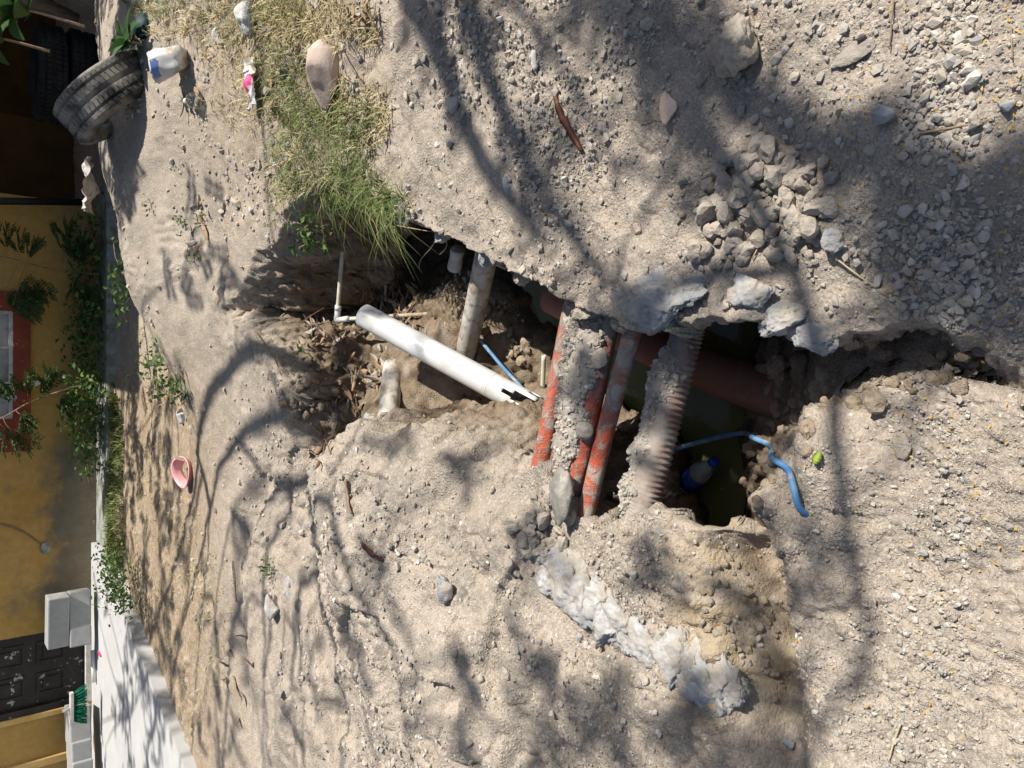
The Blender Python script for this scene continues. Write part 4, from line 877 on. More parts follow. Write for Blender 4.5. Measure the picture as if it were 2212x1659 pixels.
# ------------------------------------------------------------------ GRAVEL (uncountable): crumbs over the whole ground
def gravel(n, name, label, rmin, rmax, ylo, yhi, seed, sel=None, pw=2.6, xw=(.76, .75), right=False):
    r = np.random.default_rng(seed)
    bm = bmesh.new(); bmesh.ops.create_icosphere(bm, subdivisions=1, radius=1); B = np.array([tuple(v.co) for v in bm.verts]); T = np.array([[v.index for v in f.verts] for f in bm.faces]); bm.free()
    u = r.random(n); Y = 1/(1/ylo+(1/yhi-1/ylo)*u)                                   # density falls with distance
    X = (r.random(n)*2-1)*(xw[0]*Y+xw[1])
    if right: X = .12+np.abs(X)
    m = fbm(X*1.9, Y*1.9, 3, 60)+.6*fbm(X*6, Y*6, 2, 160)                            # gathers where the ground is gravelly
    keep = r.random(n) < np.clip(.30+1.8*m, .05, 1); X, Y = X[keep], Y[keep]; n = len(X)
    soft = (X < .05) & (Y < 1.25); k2 = ~soft | (r.random(n) < .5); X, Y, soft = X[k2], Y[k2], soft[k2]; n = len(X)
    h, d, hb, un, kk = height(X, Y, True, True)
    ok = (h > -.57) & ~((d > -.005) & (d < .28) & (un != 0)); ok &= ~((Y > 8.2)) & ~((X < A.x) & ((X-A.x)*(B_[1]-A.y)-(Y-A.y)*(B_[0]-A.x) < 0) & (Y > 3.3))
    X, Y, h, soft = X[ok], Y[ok], h[ok], soft[ok]; n = len(X)
    rad = np.minimum(rmin*(1-r.random(n)*(1-(rmin/rmax)**pw))**(-1/pw), rmax)*np.clip(np.hypot(X, Y)/2.2, .7, 1.6)*np.where(soft, .72, 1.)
    V = B[None]*(1+.32*r.normal(size=(n, 12, 1)).clip(-1.6, 1.6))*np.stack([np.ones(n), r.uniform(.6, 1, n), r.uniform(.5, .85, n)], 1)[:, None]
    a = r.random(n)*6.283; ca, sa = np.cos(a), np.sin(a)
    V = np.stack([V[..., 0]*ca[:, None]-V[..., 1]*sa[:, None], V[..., 0]*sa[:, None]+V[..., 1]*ca[:, None], V[..., 2]], -1)*rad[:, None, None]
    V = V+np.stack([X, Y, h+rad*.28], 1)[:, None]
    tr = (T[None]+12*np.arange(n)[:, None, None]).reshape(-1, 3)
    o = obj(name, fast_mesh(name, V.reshape(-1, 3), tr, GRAVEL, r.random(n), 12)); tag(o, label, 'gravel', kind='stuff'); return n
B_ = (B.x, B.y)
gravel(42000, 'gravel', 'fine loose gravel and crumbs scattered over all the dry soil', .0024, .010, .34, 7.5, 1, pw=2.0)
gravel(46000, 'gravel', 'coarser pale gravel gathered in patches over the soil', .0048, .017, .55, 6.0, 2, pw=2.8)
gravel(16000, 'gravel', 'loose coarse stones covering the gravel bank above the trench', .0058, .024, .5, 4.5, 3, pw=2.4, right=True)
# ------------------------------------------------------------------ GRASS
def blades(name, label, pts, hmin, hmax, mat, lean=(0, 0), spread=.5, wid=.0022, droop=.5, seed=0, cat='grass'):
    r = np.random.default_rng(seed); p = np.asarray(pts, float); n = len(p); H = r.uniform(hmin, hmax, n)
    a = r.random(n)*6.283; L = np.stack([np.cos(a)*spread*r.random(n)+lean[0], np.sin(a)*spread*r.random(n)+lean[1]], 1)
    d = np.stack([L[:, 0], L[:, 1], np.ones(n)], 1); d /= np.linalg.norm(d, axis=1)[:, None]
    side = np.stack([-np.sin(a), np.cos(a), np.zeros(n)], 1)*wid*r.uniform(.5, 1.9, (n, 1)); out = []
    ln = np.stack([L[:, 0], L[:, 1], np.zeros(n)], 1); ln /= np.linalg.norm(ln, axis=1)[:, None]+1e-6
    for t, w in ((0, 1), (.35, .9), (.7, .6), (1, .08)):
        c = p+d*(H*t)[:, None]+(ln*.45-np.array([0, 0, .6]))*(droop*H*t*t)[:, None]; out += [c-side*w, c+side*w]
    V = np.stack(out, 1).reshape(-1, 3); q = np.array([[0, 1, 3, 2], [2, 3, 5, 4], [4, 5, 7, 6]])
    fc = (q[None]+8*np.arange(n)[:, None, None]).reshape(-1, 4)
    o = obj(name, fast_mesh(name, V, fc, mat, r.random(n), 8, True)); return tag(o, label, cat, kind='stuff')
def patch(zones, seed, zg=.12):
    r = np.random.default_rng(seed); px = []
    for cx, cy, rx, ry, n in zones:
        a = r.random(n)*6.283; q = np.sqrt(r.random(n)); px += list(zip(cx+rx*q*np.cos(a), cy+ry*q*np.sin(a)))
    q = np.array([tuple(P(x, y, zg)) for x, y in px]); h = height(q[:, 0], q[:, 1]); q[:, 2] = h; return q[h > -.12]
blades('green_grass', 'green grass tuft spilling over the rim of the trench', patch([(700, 340, 95, 110, 1300), (755, 420, 65, 55, 750), (640, 440, 55, 60, 260), (830, 440, 50, 30, 200), (690, 230, 70, 60, 260)], 1, .08), .04, .14, GRASS, (-.25, -.3), 1.7, .0016, .6, 1)
rp = [tuple(P(x, y, .02)+Vector((random.gauss(0, .02), random.gauss(0, .02), 0))) for x, y in [(random.uniform(690, 860), 0) for _ in range(280)] for y in [np.interp(x, [690, 760, 815, 870], [415, 410, 440, 475])]]
blades('hanging_grass', 'long grass stems hanging down into the trench', rp, .07, .28, GRASS, (-.8, -.6), 1.9, .0015, 1.1, 2)
blades('dry_grass', 'straw-coloured dry grass around the pink rock and pot', patch([(600, 90, 120, 100, 1500), (720, 60, 100, 60, 700), (560, 230, 60, 60, 200), (760, 240, 60, 80, 420), (640, 380, 60, 60, 220), (450, 60, 60, 50, 500)], 3), .03, .11, DRYGRASS, (0, 0), 1.6, .0021, .6, 3)
blades('green_grass', 'green grass blades mixed into the dry grass by the pink rock', patch([(600, 60, 110, 60, 330), (640, 190, 60, 90, 420), (740, 250, 60, 50, 260), (430, 30, 60, 30, 260)], 4), .05, .13, GRASS, (0, 0), 1.1, .0020, .6, 4)
wl = []
for _ in range(3000):
    y = random.uniform(850, 1235); x0 = np.interp(y, [850, 1000, 1150, 1240], [212, 213, 216, 240]); x1 = np.interp(y, [850, 1000, 1150, 1240], [250, 264, 268, 262]); q = P(random.uniform(x0, x1), y, .0); wl.append((q.x, min(q.y, 8.2), 0))
wl = np.array(wl); wl[:, 2] = height(wl[:, 0], wl[:, 1])
blades('green_grass', 'strip of short green grass along the footing of the house', wl, .06, .16, GRASS, (0, -.1), .9, .004, .5, 5)
blades('dry_grass', 'dry straw scattered on the ground before the house', patch([(300, 900, 60, 200, 900), (330, 1150, 70, 200, 700), (270, 640, 40, 130, 400), (420, 1350, 90, 220, 700)], 6, 0.), .02, .07, DRYGRASS, (0, 0), 2.6, .0024, .7, 6)

# ------------------------------------------------------------------ FOLIAGE
def leafcloud(P0, D0, L, Wd, seed, flat=.5):
    """diamond leaflets: base points, directions, lengths, widths -> vertices, quads"""
    r = np.random.default_rng(seed); n = len(P0); D0 = D0/(np.linalg.norm(D0, axis=1)[:, None]+1e-9)
    up = np.stack([r.normal(0, flat, n), r.normal(0, flat, n), np.ones(n)], 1); s = np.cross(D0, up); s /= np.linalg.norm(s, axis=1)[:, None]+1e-9
    L = L[:, None]; Wd = Wd[:, None]; nn = np.cross(s, D0)
    V = np.stack([P0, P0+D0*L*.45-s*Wd+nn*Wd*.3, P0+D0*L, P0+D0*L*.45+s*Wd+nn*Wd*.3], 1).reshape(-1, 3)
    return V, (np.arange(4)[None]+4*np.arange(n)[:, None])
def feather(base, dirn, length, r, pairs=7, leaflets=9):
    """one bipinnate leaf: leaflet base points and directions"""
    d = np.array(tuple(dirn)); d /= np.linalg.norm(d); s = np.cross(d, [0, 0, 1.]); s /= np.linalg.norm(s)+1e-9; u = np.cross(s, d); A0, D0 = [], []
    for i in range(pairs):
        t = (i+1)/pairs; b = np.array(tuple(base))+d*length*t-np.array([0, 0, .12])*length*t*t
        for sg_ in (-1, 1):
            pd = d*.55+s*sg_*.85+u*r.normal(0, .15); pl = length*.42*(1-.35*abs(t-.5))
            for k in range(leaflets):
                q = b+pd*pl*(k+1)/leaflets-np.array([0, 0, .1])*pl*((k+1)/leaflets)**2
                for s2 in (-1, 1): A0.append(q); D0.append(pd*.45+np.cross(pd, u)*s2)
    return np.array(A0), np.array(D0)
def sapling(label, stem, leaves, seed, L0=.20):
    r = np.random.default_rng(seed); st = [PY(x, y, Y) for x, y, Y in stem]; base = st[-1]
    root = tag(empty('sapling', base), label, 'sapling'); off = np.array(tuple(base))
    v, f = tube(st, [.004, .010], 7, 24); obj('stem', meshdata('stem', v-off, f, TWIG), root)
    sm = resample(st, 60); A_, D_ = [], []
    for x, y, Y, dx, dz, l in leaves:
        q = PY(x, y, Y); k = np.linalg.norm(sm-np.array(tuple(q)), axis=1).argmin()
        v, f = tube([sm[k], (sm[k]+np.array(tuple(q)))/2+np.array([0, 0, .01]), q], .0022, 5, 6); obj('twig', meshdata('twig', v-off, f, TWIG), root)
        for a in (-.7, 0, .7):
            a0, d0 = feather(q, (dx*math.cos(a)-.3*math.sin(a), -.5+a*.3, dz+.5*math.sin(a)), l*L0, r); A_.append(a0); D_.append(d0)
    A_ = np.vstack(A_); D_ = np.vstack(D_); n = len(A_); V, q = leafcloud(A_-off, D_, r.uniform(.022, .034, n), r.uniform(.005, .008, n), seed)
    o = obj('foliage', fast_mesh('foliage', V, q, FOLI, r.random(n), 4, True), root); o['kind'] = 'stuff'
    return root
sapling('feathery sapling growing against the wall between window and corner post', [(-60, 545, 8.55), (10, 555, 8.55), (60, 568, 8.5), (107, 580, 8.5), (160, 588, 8.5), (214, 592, 8.45)],
        [(15, 535, 8.5, 1, .2, 1), (45, 548, 8.45, 1, .3, 1), (62, 555, 8.4, .9, -.2, .9), (55, 600, 8.45, -1, .1, 1.1), (75, 610, 8.4, -1, -.3, 1), (40, 630, 8.45, -.6, -.8, 1), (140, 545, 8.4, 1, .1, 1.2), (155, 560, 8.4, .8, -.4, 1.1), (150, 520, 8.45, 1, .4, 1), (185, 560, 8.4, .6, .5, 1), (160, 605, 8.4, -1, .1, .9), (175, 625, 8.4, -.7, -.5, .8), (10, 640, 8.5, -.5, -.8, 1), (28, 660, 8.4, -.4, -.9, 1), (0, 510, 8.5, .8, .6, 1)], 1)
sapling('feathery sapling leaning in front of the red window frame', [(-50, 925, 8.4), (10, 900, 8.4), (57, 873, 8.4), (110, 852, 8.4), (174, 833, 8.4), (210, 826, 8.4)],
        [(10, 925, 8.35, -1, .2, 1.1), (25, 930, 8.3, -.8, -.4, 1.2), (60, 850, 8.35, .9, .2, 1), (85, 850, 8.3, .8, -.4, 1.1), (110, 835, 8.3, .9, .4, 1.1), (130, 860, 8.3, -.8, -.3, .9), (30, 860, 8.35, .7, .6, .9), (45, 895, 8.3, -.9, -.2, .8)], 2)
def leafmesh(name, L, Wd, mat, seed, curl=.25):
    r = random.Random(seed); V = []; n = 7
    for i in range(n+1):
        t = i/n; w = Wd*math.sin(math.pi*min(1, t*.94+.04))**.8*(1-.25*t); z = -curl*L*t*t
        V += [(-w, L*t, z+w*.35), (0, L*t, z), (w, L*t, z+w*.35)]
    Fc = [(3*i+j, 3*i+j+1, 3*i+j+4, 3*i+j+3) for i in range(n) for j in (0, 1)]
    return meshdata(name, V, Fc, mat)
def broadplant(label, c, n, L, seed, stemh=.15, tilt=(15, 70)):
    r = random.Random(seed); root = tag(empty('broadleaf_plant', c), label, 'plant')
    v, f = tube([(0, 0, -.1), (.01, 0, stemh*.5), (0, .01, stemh)], [.012, .006], 7, 8); obj('stem', meshdata('stem', v, f, TWIG), root)
    lib = [leafmesh('leaf', L*k, L*k*.27, BROAD, k) for k in (.8, 1., 1.2)]
    for i in range(n):
        o = obj('leaf', r.choice(lib), root); o.location = (0, 0, stemh*r.uniform(.6, 1)); o.rotation_euler = (R(r.uniform(-10, 60)), 0, 2.4*i+r.uniform(-.3, .3))
    return root
c = PY(278, 92, 5.1); broadplant('broad-leaved plant beside the dusty tyre at the mound edge', (c.x, c.y, c.z-.1), 11, .17, 1, .12)
c = PY(60, 25, 6.2); broadplant('large dark broad-leaved plant in the shade at the picture corner', (c.x, c.y, c.z-.25), 16, .30, 2, .35)
c = PY(40, 95, 6.6); broadplant('dark leafy plant hanging over the tyre stack', (c.x, c.y, c.z-.1), 14, .26, 3, .3)
c = PY(330, 15, 5.3); broadplant('small leafy weed at the edge of the dry grass', (c.x, c.y, c.z-.05), 9, .10, 4, .1)
def weed(label, cx, cy, Y, n, rx, rz, L, seed, name='weed_clump', ry=.15, zmin=None):
    r = np.random.default_rng(seed); q = PY(cx, cy, Y); root = tag(empty(name, q), label, 'weeds')
    p = np.stack([r.normal(0, rx, n), r.normal(0, ry, n), r.normal(0, rz, n)], 1); d = np.stack([r.normal(0, 1, n), r.normal(-.5, .7, n), r.normal(.25, .6, n)], 1)
    V, qd = leafcloud(p, d, 1.25*L*r.uniform(.6, 1.3, n), L*.42*r.uniform(.7, 1.2, n), seed, .8)
    o = obj('foliage', fast_mesh('foliage', V, qd, VINE, r.random(n), 4, True), root); o['kind'] = 'stuff'
    parts = []
    for k in range(max(4, n//60)): e = p[r.integers(n)]; parts.append(tube([(e[0]*.3, e[1]*.3, -rz*1.6), e*.6, e], [.004, .002], 5, 6))
    v, f = merge(parts); obj('stems', meshdata('stems', v, f, TWIG), root); return root
for i, (lab, cx, cy, n, rx, rz, L) in enumerate([('leafy weeds at the wall foot beside the corner post', 205, 478, 60, .12, .05, .05), ('leafy weeds at the wall foot under the feathery sapling', 190, 545, 260, .16, .10, .055), ('dense weeds at the wall foot under the window side next to the sapling', 188, 655, 420, .22, .09, .05), ('dense creeper at the wall foot under the window centre', 185, 740, 420, .22, .10, .05),
        ('creeper at the wall foot under the hanging lamp', 188, 830, 300, .18, .10, .05), ('dark green weeds at the wall foot between lamp and runner weed', 183, 905, 420, .20, .11, .05), ('pale green runner weed on the stained wall foot past the window', 190, 985, 110, .16, .05, .055)]): weed(lab, cx, cy+0, 8.5, int(n*.7), rx, rz*.8, L, 30+i)
weed('leafy green clump at the slab corner', 240, 1240, 7.3, 380, .14, .05, .035, 41); weed('leafy green clump along the slab edge', 262, 1288, 7.0, 220, .08, .035, .03, 42)
weed('green weeds in front of the footing under the window', 330, 790, 5.55, 90, .08, .04, .035, 43); weed('small weeds at the foot of the mound near the plastic cup', 370, 840, 5.3, 80, .06, .03, .035, 44)
weed('weeds behind the mound crest', 262, 620, 6.3, 140, .14, .04, .045, 45)
for i, (lab, x, y, n) in enumerate([('tiny seedling on the mound nearest the white plastic sheet', 330, 440, 16), ('tiny green seedling on the middle of the mound', 400, 480, 22), ('small seedling on the mound slope', 430, 560, 20), ('small green sprout near the pod husks on the mound', 445, 462, 18), ('small plant growing by the white concrete lump', 590, 1225, 50), ('green sprout against the dusty tyre', 290, 235, 30), ('green shoots in the trench litter', 672, 765, 14), ('small sprout at the picture edge of the slab', 300, 1368, 30)]):
    g = G(x, y); r = np.random.default_rng(i); d0 = (g-Vector((0, 0, CZ))).dot(Vector((0, cp, -sp))); root = tag(empty('seedling', g), lab, 'seedling')
    p = np.stack([r.normal(0, .03, n), r.normal(0, .03, n), r.uniform(.01, .05, n)], 1); V, qd = leafcloud(p, r.normal(size=(n, 3))+np.array([0, -.3, .4]), r.uniform(.02, .04, n), r.uniform(.004, .008, n), i, .7)
    o = obj('foliage', fast_mesh('foliage', V, qd, VINE, r.random(n), 4, True), root)
    v, f = tube([(0, 0, -.02), (.005, 0, .05)], .0015, 5); obj('stem', meshdata('stem', v, f, TWIG), root)
# dock-like plant hanging at the far trench corner
weed('round-leaved weed hanging over the far trench corner', 668, 505, 3.45, 90, .05, .05, .03, 51, ry=.04)

# ------------------------------------------------------------------ LITTER
def podmesh(L, Wd, mat, seed, curl):
    r = random.Random(seed); V = []; n = 8; ph = r.uniform(0, 6)
    for i in range(n+1):
        t = i/n; w = Wd*math.sin(math.pi*min(.98, t*.92+.05))**.7*(1+.12*math.sin(9*t+ph)); bx_ = .08*L*math.sin(2.5*t+ph); z = curl*L*(t-.5)**2+.1*w*math.sin(7*t)
        V += [(bx_-w, L*(t-.5), z+w*.45), (bx_, L*(t-.5), z), (bx_+w, L*(t-.5), z+w*.45)]
    m = len(V); V += [(x, y, z-.0015) for x, y, z in V]; Fc = []
    for i in range(n):
        for j in (0, 1): a = 3*i+j; Fc += [(a, a+1, a+4, a+3), (m+a+3, m+a+4, m+a+1, m+a)]
        Fc += [(3*i, 3*i+3, m+3*i+3, m+3*i), (3*i+5, 3*i+2, m+3*i+2, m+3*i+5)]
    return meshdata('dry_leaf', V, Fc, mat)
LL = [podmesh(random.uniform(.09, .17), random.uniform(.008, .016), random.choice((LITTER, LITTER, GREYLEAF)), k, random.uniform(.1, .9)) for k in range(12)]
def litter(zones, label, group, lift=.008):
    px = []
    for cx, cy, rx, ry, n in zones:
        for _ in range(n): a = random.uniform(0, 6.283); q = math.sqrt(random.random()); px.append((cx+rx*q*math.cos(a), cy+ry*q*math.sin(a)))
    for g in ground_hit(px):
        o = obj('dry_leaf', random.choice(LL), None, g+Vector((0, 0, lift+random.uniform(0, .012)))); o.rotation_euler = (random.gauss(0, .35), random.gauss(0, .5), random.uniform(0, 6.28)); o.scale = [random.uniform(.6, 1.05)]*3
        tag(o, label, 'leaf', group)
litter([(840, 640, 70, 40, 50), (720, 720, 60, 40, 52), (800, 800, 45, 30, 34), (880, 690, 40, 40, 26), (760, 870, 40, 30, 20), (700, 960, 30, 40, 10)], 'dry curled leaf or seed pod in the trench litter', 'dry leaves and pods in the trench')
litter([(440, 490, 30, 60, 10), (560, 90, 40, 60, 10), (620, 200, 30, 80, 8), (780, 30, 40, 30, 6), (420, 200, 30, 40, 5)], 'dry brown pod husk among grass and soil of the mound', 'pod husks on the mound')
litter([(395, 850, 12, 60, 10), (520, 1450, 30, 120, 8), (340, 1430, 20, 40, 5)], 'dry pod husk on the trodden ground near the slab and pink bowl', 'pod husks on the trodden ground')
def podalong(label, pts, Wd, mat, name='seed_pod', lift=.006):
    p = np.array([tuple(g) for g in ground_hit(resample([(x, y, 0) for x, y in pts], 18)[:, :2])]); p[:, 2] = np.convolve(np.pad(p[:, 2], 2, 'edge'), np.ones(5)/5, 'valid')+lift
    t, N, B = frames(p); V = []; n = len(p)
    for i in range(n):
        w = Wd*math.sin(math.pi*(.04+.92*i/(n-1)))**.45*(1+.15*math.sin(i*1.6)); s = np.cross(t[i], [0, 0, 1.]); V += [p[i]-s*w+[0, 0, .004], p[i]+[0, 0, .0], p[i]+s*w+[0, 0, .007], p[i]+[0, 0, .009]]
    Fc = [(4*i+j, 4*i+(j+1) % 4, 4*i+4+(j+1) % 4, 4*i+4+j) for i in range(n-1) for j in range(4)]+[(3, 2, 1, 0), tuple(range(4*n-4, 4*n))]
    return tag(mk(name, V, Fc, mat), label, 'pod')
podalong('long dark brown seed pod lying on the gravel bank', [(1206, 205), (1218, 245), (1238, 285), (1265, 328)], .011, POD)
podalong('brown curled leaf alone on the soil bank slope', [(790, 1170), (805, 1190), (832, 1208)], .012, POD, 'dry_leaf')
podalong('striped dry pod on the soil bank near the crevice', [(752, 1035), (757, 1075), (765, 1110)], .010, LITTER)
podalong('green flat seed pod on the near soil by the blue hose', [(1768, 1000), (1778, 975)], .012, leafmat('green_pod', (.25, .33, .05), (.3, .38, .07), .1, .5, False))
# twigs
def twig(label, pts, r, lift=.006, mat=TWIG):
    g = np.array([tuple(q) for q in ground_hit(pts)]); g[:, 2] += lift+r
    v, f = tube(g, [r, r*.6], 6, 16); return tag(mk('twig', v, f, mat), label, 'twig')
TW = [('pale straw stem beside the blue-white concrete lump', [(1812, 560), (1850, 590), (1920, 640)], .0022, STRAW), ('thin twig near the lone blue-grey stone', [(1990, 290), (2060, 278), (2135, 265)], .003, TWIG), ('arched dry stem in the gravel at the upper right of the picture', [(2035, 100), (2080, 140), (2120, 190)], .0018, TWIG),
      ('brown twig in the gravel touching the top picture edge', [(1935, 0), (1930, 60), (1925, 110)], .002, TWIG), ('short dark twig at the right picture edge', [(2188, 60), (2190, 130)], .0018, TWIG), ('thin twig beside the flat pinkish scrap', [(1385, 265), (1420, 258), (1450, 262)], .0015, TWIG), ('yellow stem between the brown pod and the pinkish scrap', [(1430, 240), (1442, 275)], .0014, STRAW),
      ('yellow stem on pale soil at the bottom picture edge', [(1950, 1560), (1935, 1600), (1925, 1640)], .0022, STRAW), ('thin grey twig reaching into the side crevice', [(640, 960), (665, 970), (690, 985)], .0035, TWIG), ('root stem running down the trench wall beyond the white pipe', [(555, 715), (590, 760), (612, 810)], .003, TWIG), ('pale stem by the clod heap', [(1630, 560), (1655, 510), (1665, 490)], .0018, STRAW),
      ('reddish twig in tree shade at the top of the picture', [(1450, 40), (1462, 75)], .0015, TWIG), ('dry stalk on the trodden ground near the white concrete lump', [(505, 1210), (515, 1300)], .004, TWIG)]
for lab, pts, r, m in TW: twig(lab, pts, r, .005, m)
# fine roots hanging from the right rim and far wall
for lab, pts in [('thin root hanging from the rim by the grey pipe', [(945, 495, -.02), (935, 530, -.08), (910, 560, -.13), (905, 580, -.17)]), ('branching pale root on the far trench wall', [(560, 690, -.05), (590, 705, -.1), (600, 680, -.12), (625, 660, -.15)]), ('pale root crossing the shaded far wall', [(640, 712, -.2), (660, 690, -.2), (700, 665, -.24)]), ('curly root at the rim by the drink can', [(955, 500, -.03), (965, 530, -.08), (950, 550, -.12), (962, 540, -.1)])]:
    v, f = tube([P(*q) for q in pts], [.0025, .0012], 6, 20); tag(mk('root', v, f, TWIG), lab, 'root')
# grey scrap, yellow petals
c = G(1448, 232); v, f = blob((0, 0, 0), (.05, .03, .004), 3, 77, .12, 5); o = obj('cardboard_scrap', meshdata('cardboard_scrap', v, f, PINK_ROCK), None, c+Vector((0, 0, .006))); tag(o, 'small flat pinkish scrap half covered by gravel', 'scrap')
r = np.random.default_rng(77); n = 420; u = r.random(n); Yp = 1/(1/.4+(1/8.-1/.4)*u); Xp = (r.random(n)*2-1)*(.6*Yp+.5); hh, dd, *_ = height(Xp, Yp, True, True); ok = (hh > -.6) & (Yp < 8.1)
Pp = np.stack([Xp, Yp, np.maximum(hh, -.597)+.006], 1)[ok]; n = len(Pp); V, q = leafcloud(Pp, np.stack([r.normal(size=n), r.normal(size=n), r.normal(0, .15, n)], 1), r.uniform(.006, .012, n), r.uniform(.0016, .003, n), 5, .3)
o = obj('fallen_petals', fast_mesh('fallen_petals', V, q, PETAL, r.random(n), 4, True)); tag(o, 'tiny yellow fallen leaflets sprinkled over soil and water', 'petals', kind='stuff')

# ------------------------------------------------------------------ TREES (the shade over the place comes from these)
def lift(x, y, h):                                                     # point of a bough whose shadow falls on ground pixel (x, y)
    g = P(x, y, .03); return g+SD*(h/SD.z)
def tree(label, foot, fork, boughs, tufts, seed, lsz=.045):
    r = np.random.default_rng(seed); root = tag(empty('tree', foot), label, 'tree'); off = np.array(tuple(foot))
    v, f = tube([foot, (Vector(foot)+Vector(fork))/2+Vector((.12, .05, 0)), fork], [.20, .15, .12], 14, 16); obj('trunk', meshdata('trunk', v-off, f, WOOD), root)
    allp = []
    for pts, rad, own in boughs:
        p0 = pts[0]; start = Vector(fork)
        if not own and allp: al = np.vstack(allp); start = Vector(al[np.linalg.norm(al-np.array(tuple(p0)), axis=1).argmin()])
        lead = [start, (start+p0)/2+Vector((0, 0, .3))] if own else [start]
        v, f = tube(lead+pts, ([max(.07, rad*1.7), max(.05, rad*1.3)] if own else [rad*1.3])+[rad*(1.15-.75*i/(len(pts)-1)) for i in range(len(pts))], 8, 8*len(pts)); obj('branch', meshdata('branch', v-off, f, WOOD), root); allp.append(resample(pts, 40))
    allp = np.vstack(allp); parts = []; A_, D_ = [], []
    for c, rad, n in tufts:
        c = np.array(tuple(c)); k = np.linalg.norm(allp-c, axis=1).argmin()
        parts.append(tube([allp[k], (allp[k]+c)/2+r.normal(0, .08, 3), c], [.014, .005], 5, 8))
        for _ in range(max(3, n//26)):                                  # sprays of leaflets
            b = c+r.normal(0, rad*.55, 3)*np.array([1, 1, .8]); d = r.normal(size=3)*np.array([1, 1, .5]); d /= np.linalg.norm(d); t = np.linspace(0, 1, 13)[:, None]
            q = b+d*(t-.5)*.22; s = np.cross(d, [0, 0, 1.]); A_ += [q, q]; D_ += [d*.4+s+np.zeros((13, 3)), d*.4-s+np.zeros((13, 3))]
    v, f = merge(parts); o = obj('twigs', meshdata('twigs', v-off, f, WOOD), root)
    A_ = np.vstack(A_); D_ = np.vstack(D_); n = len(A_); V, q = leafcloud(A_-off, D_, lsz*r.uniform(.7, 1.3, n), lsz*.24*r.uniform(.7, 1.2, n), seed, .5)
    o = obj('crown', fast_mesh('crown', V, q, FOLI, r.random(n), 4, True), root); o['kind'] = 'stuff'
B1 = []
def bough(pts, rad, h0, h1, own=False): B1.append(([lift(x, y, h0+(h1-h0)*i/(len(pts)-1)) for i, (x, y) in enumerate(pts)], rad, own))
bough([(860, -160), (905, 0), (960, 110), (1005, 240), (1060, 370), (1120, 450), (1180, 520)], .062, 4.2, 4.8, True)
bough([(690, -160), (655, -40), (640, 100), (625, 300), (605, 470), (620, 620)], .026, 4.2, 4.6, True)
bough([(1000, -100), (1060, 120), (1110, 260), (1180, 420), (1260, 540), (1330, 620)], .042, 4.0, 4.8)
bough([(1320, -160), (1370, 40), (1440, 140), (1560, 190), (1700, 290), (1850, 375), (2010, 440), (2230, 530)], .050, 3.6, 4.6, True)
bough([(1480, 120), (1500, 200), (1535, 330), (1590, 420)], .024, 3.6, 4.2)
bough([(1100, 60), (1200, 130), (1300, 300), (1340, 420)], .016, 4.0, 4.6)
bough([(1700, 560), (1770, 860), (1800, 1000), (1815, 1150), (1850, 1290), (1870, 1340), (1845, 1430), (1790, 1540), (1735, 1670)], .020, 3.8, 4.4)
bough([(620, 640), (630, 740), (560, 785), (490, 855), (450, 950), (415, 1060), (360, 1250), (310, 1400)], 0.051, 4.6, 5.2)
bough([(640, 800), (635, 890), (575, 905), (515, 960), (470, 1060), (430, 1200), (380, 1400), (350, 1600)], 0.041, 4.6, 5.2)
bough([(650, 930), (640, 1000), (580, 1030), (545, 1100), (525, 1200), (500, 1400), (480, 1680)], 0.038, 4.6, 5.2)
bough([(680, 1040), (675, 1110), (668, 1180), (690, 1300), (722, 1420), (748, 1680)], 0.036, 4.6, 5.0)
bough([(650, 1230), (640, 1290), (648, 1400), (655, 1500), (660, 1700)], 0.022, 4.6, 5.0)
bough([(740, 1130), (765, 1230), (785, 1330), (795, 1450), (825, 1680)], 0.022, 4.6, 5.0)
bough([(800, 1150), (850, 1300), (900, 1430), (930, 1680)], 0.018, 4.5, 5.0)
bough([(590, 1080), (575, 1130), (560, 1250), (570, 1420), (585, 1680)], 0.022, 4.6, 5.0)
bough([(440, 1000), (455, 1130), (440, 1300), (420, 1500), (410, 1680)], 0.022, 4.7, 5.2)
bough([(420, 1080), (400, 1180), (390, 1330), (300, 1560)], 0.019, 4.8, 5.3)
bough([(520, 960), (545, 1010), (500, 1130), (470, 1330), (440, 1560)], 0.018, 4.8, 5.3)
for k in range(9):
    y0 = random.uniform(1080, 1350); x0 = random.uniform(420, 700); bough([(x0, y0), (x0+random.uniform(-15, 15), y0+110), (x0+random.uniform(-10, 40), y0+250), (x0+random.uniform(0, 70), y0+420)], random.uniform(.011, .017), 4.8, 5.2)
T1 = []
for x, y, n in [(1540, 1030, 150), (1480, 1090, 150), (1600, 1100, 120), (1560, 1120, 160), (1590, 1140, 140), (1530, 1070, 160), (1570, 1080, 140)]:  # tufts added to keep sun patches off the pit water and bottle
    g = P(x, y, -.58); T1.append((g+SD*(4.6/SD.z), .13, n))
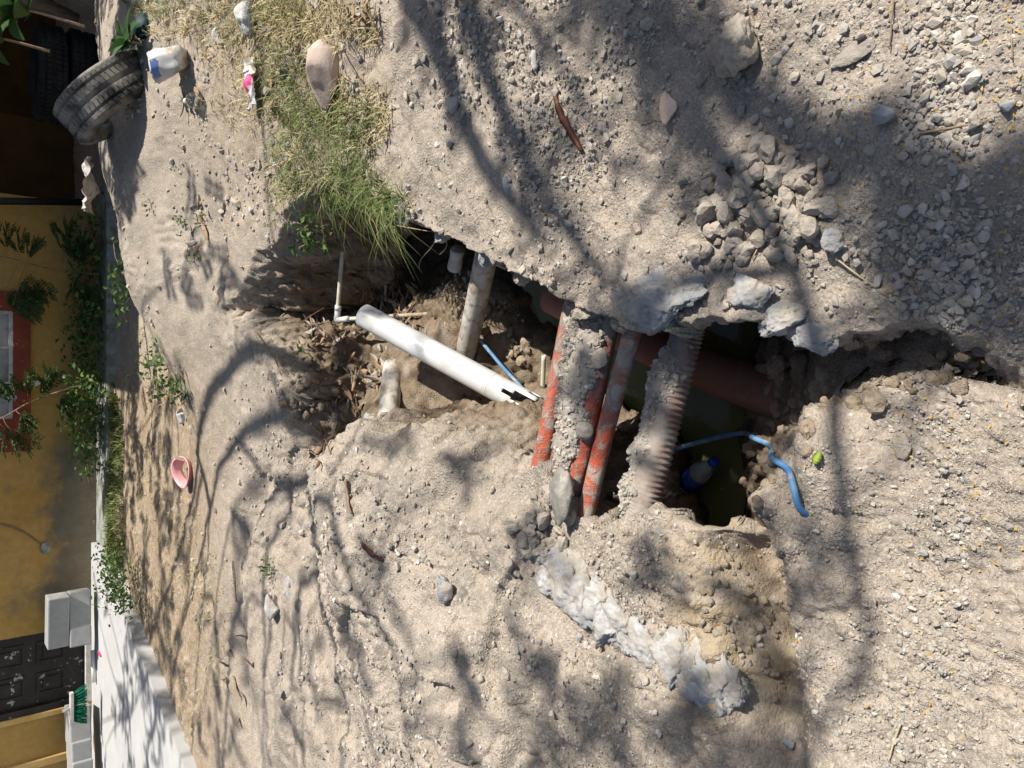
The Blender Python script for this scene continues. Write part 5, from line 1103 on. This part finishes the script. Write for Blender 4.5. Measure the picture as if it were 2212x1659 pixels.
for x, y, rp_, n in [(1000, 40, 90, 200), (1080, 130, 80, 160), (960, 150, 50, 90), (1020, 260, 50, 90), (1180, 470, 70, 150), (1120, 380, 50, 80), (1380, 40, 80, 260), (1470, 110, 80, 260), (1420, 180, 60, 120), (1560, 210, 80, 200), (1690, 280, 50, 150), (1830, 370, 60, 180), (1970, 450, 70, 230), (2110, 510, 80, 260), (1960, 540, 60, 160), (1300, 60, 70, 150), (1230, 330, 50, 80), (1050, 40, 60, 120), (930, 60, 50, 90), (2190, 600, 80, 220), (2090, 620, 50, 100),
                 (1500, 320, 60, 110), (1545, 400, 50, 90), (900, 995, 60, 100), (1000, 1040, 60, 110), (1150, 1180, 70, 130), (1200, 1450, 90, 170), (1330, 1530, 90, 200), (1480, 1570, 80, 160), (900, 1300, 80, 120), (830, 1450, 70, 100), (1050, 1500, 80, 150), (1190, 1610, 80, 150), (1600, 1620, 80, 180),
                 (1400, 1230, 50, 80), (1640, 1250, 60, 120), (1660, 1420, 50, 90), (700, 1500, 60, 70), (640, 1600, 60, 70), (1620, 880, 60, 120), (1500, 850, 50, 100), (1720, 1120, 40, 60), (860, 760, 60, 90), (800, 600, 70, 120), (560, 640, 60, 100), (730, 780, 50, 70), (610, 830, 60, 110), (440, 850, 50, 70)]:
    h = random.uniform(3.9, 4.9); c = lift(x, y, h); k = (P(x, y, .03)-Vector((0, 0, CZ))).dot(Vector((0, cp, -sp)))/F; T1.append((c, max(.07, rp_*k), n))
for _ in range(70):                                                     # thin foliage over the slab and the far-left ground
    x = random.uniform(215, 520) if _ < 36 else random.uniform(215, 400); y = random.uniform(1150, 1700); c = lift(x, y, random.uniform(4.3, 5.2)); T1.append((c, .16, 34))
tree('spreading tree just outside the picture whose branches shade the ground', (6.2, 1.6, .1), (5.7, 2.0, 2.6), B1, T1, 1)
# tree by the shed: trunk seen in the shade
f0 = PY(255, 40, 7.3); B2 = []; T2 = []
for k in range(9):
    a = k*.7; p = Vector((f0.x+.4, f0.y, 2.3)); e = p+Vector((math.cos(a)*1.9+.3, math.sin(a)*1.5-.2, random.uniform(.7, 1.8))); B2.append(([p, (p+e)/2+Vector((0, 0, .2)), e], .03, True)); T2 += [(e+Vector(np.random.default_rng(k*9+j).normal(0, .5, 3)), .35, 300) for j in range(5)]
T2 += [(PY(x, y, 5.45)+SD*(2.7/SD.z), .17, 620) for x, y in ((190, 250), (240, 210), (280, 165), (300, 130), (260, 270), (335, 235), (350, 90), (180, 310), (330, 160), (300, 215))]
tree('leaning dark-trunked tree at the shed in the shade', (f0.x-.05, f0.y, f0.z-.4), (f0.x+.3, f0.y, 2.0), B2, T2, 2, .06)
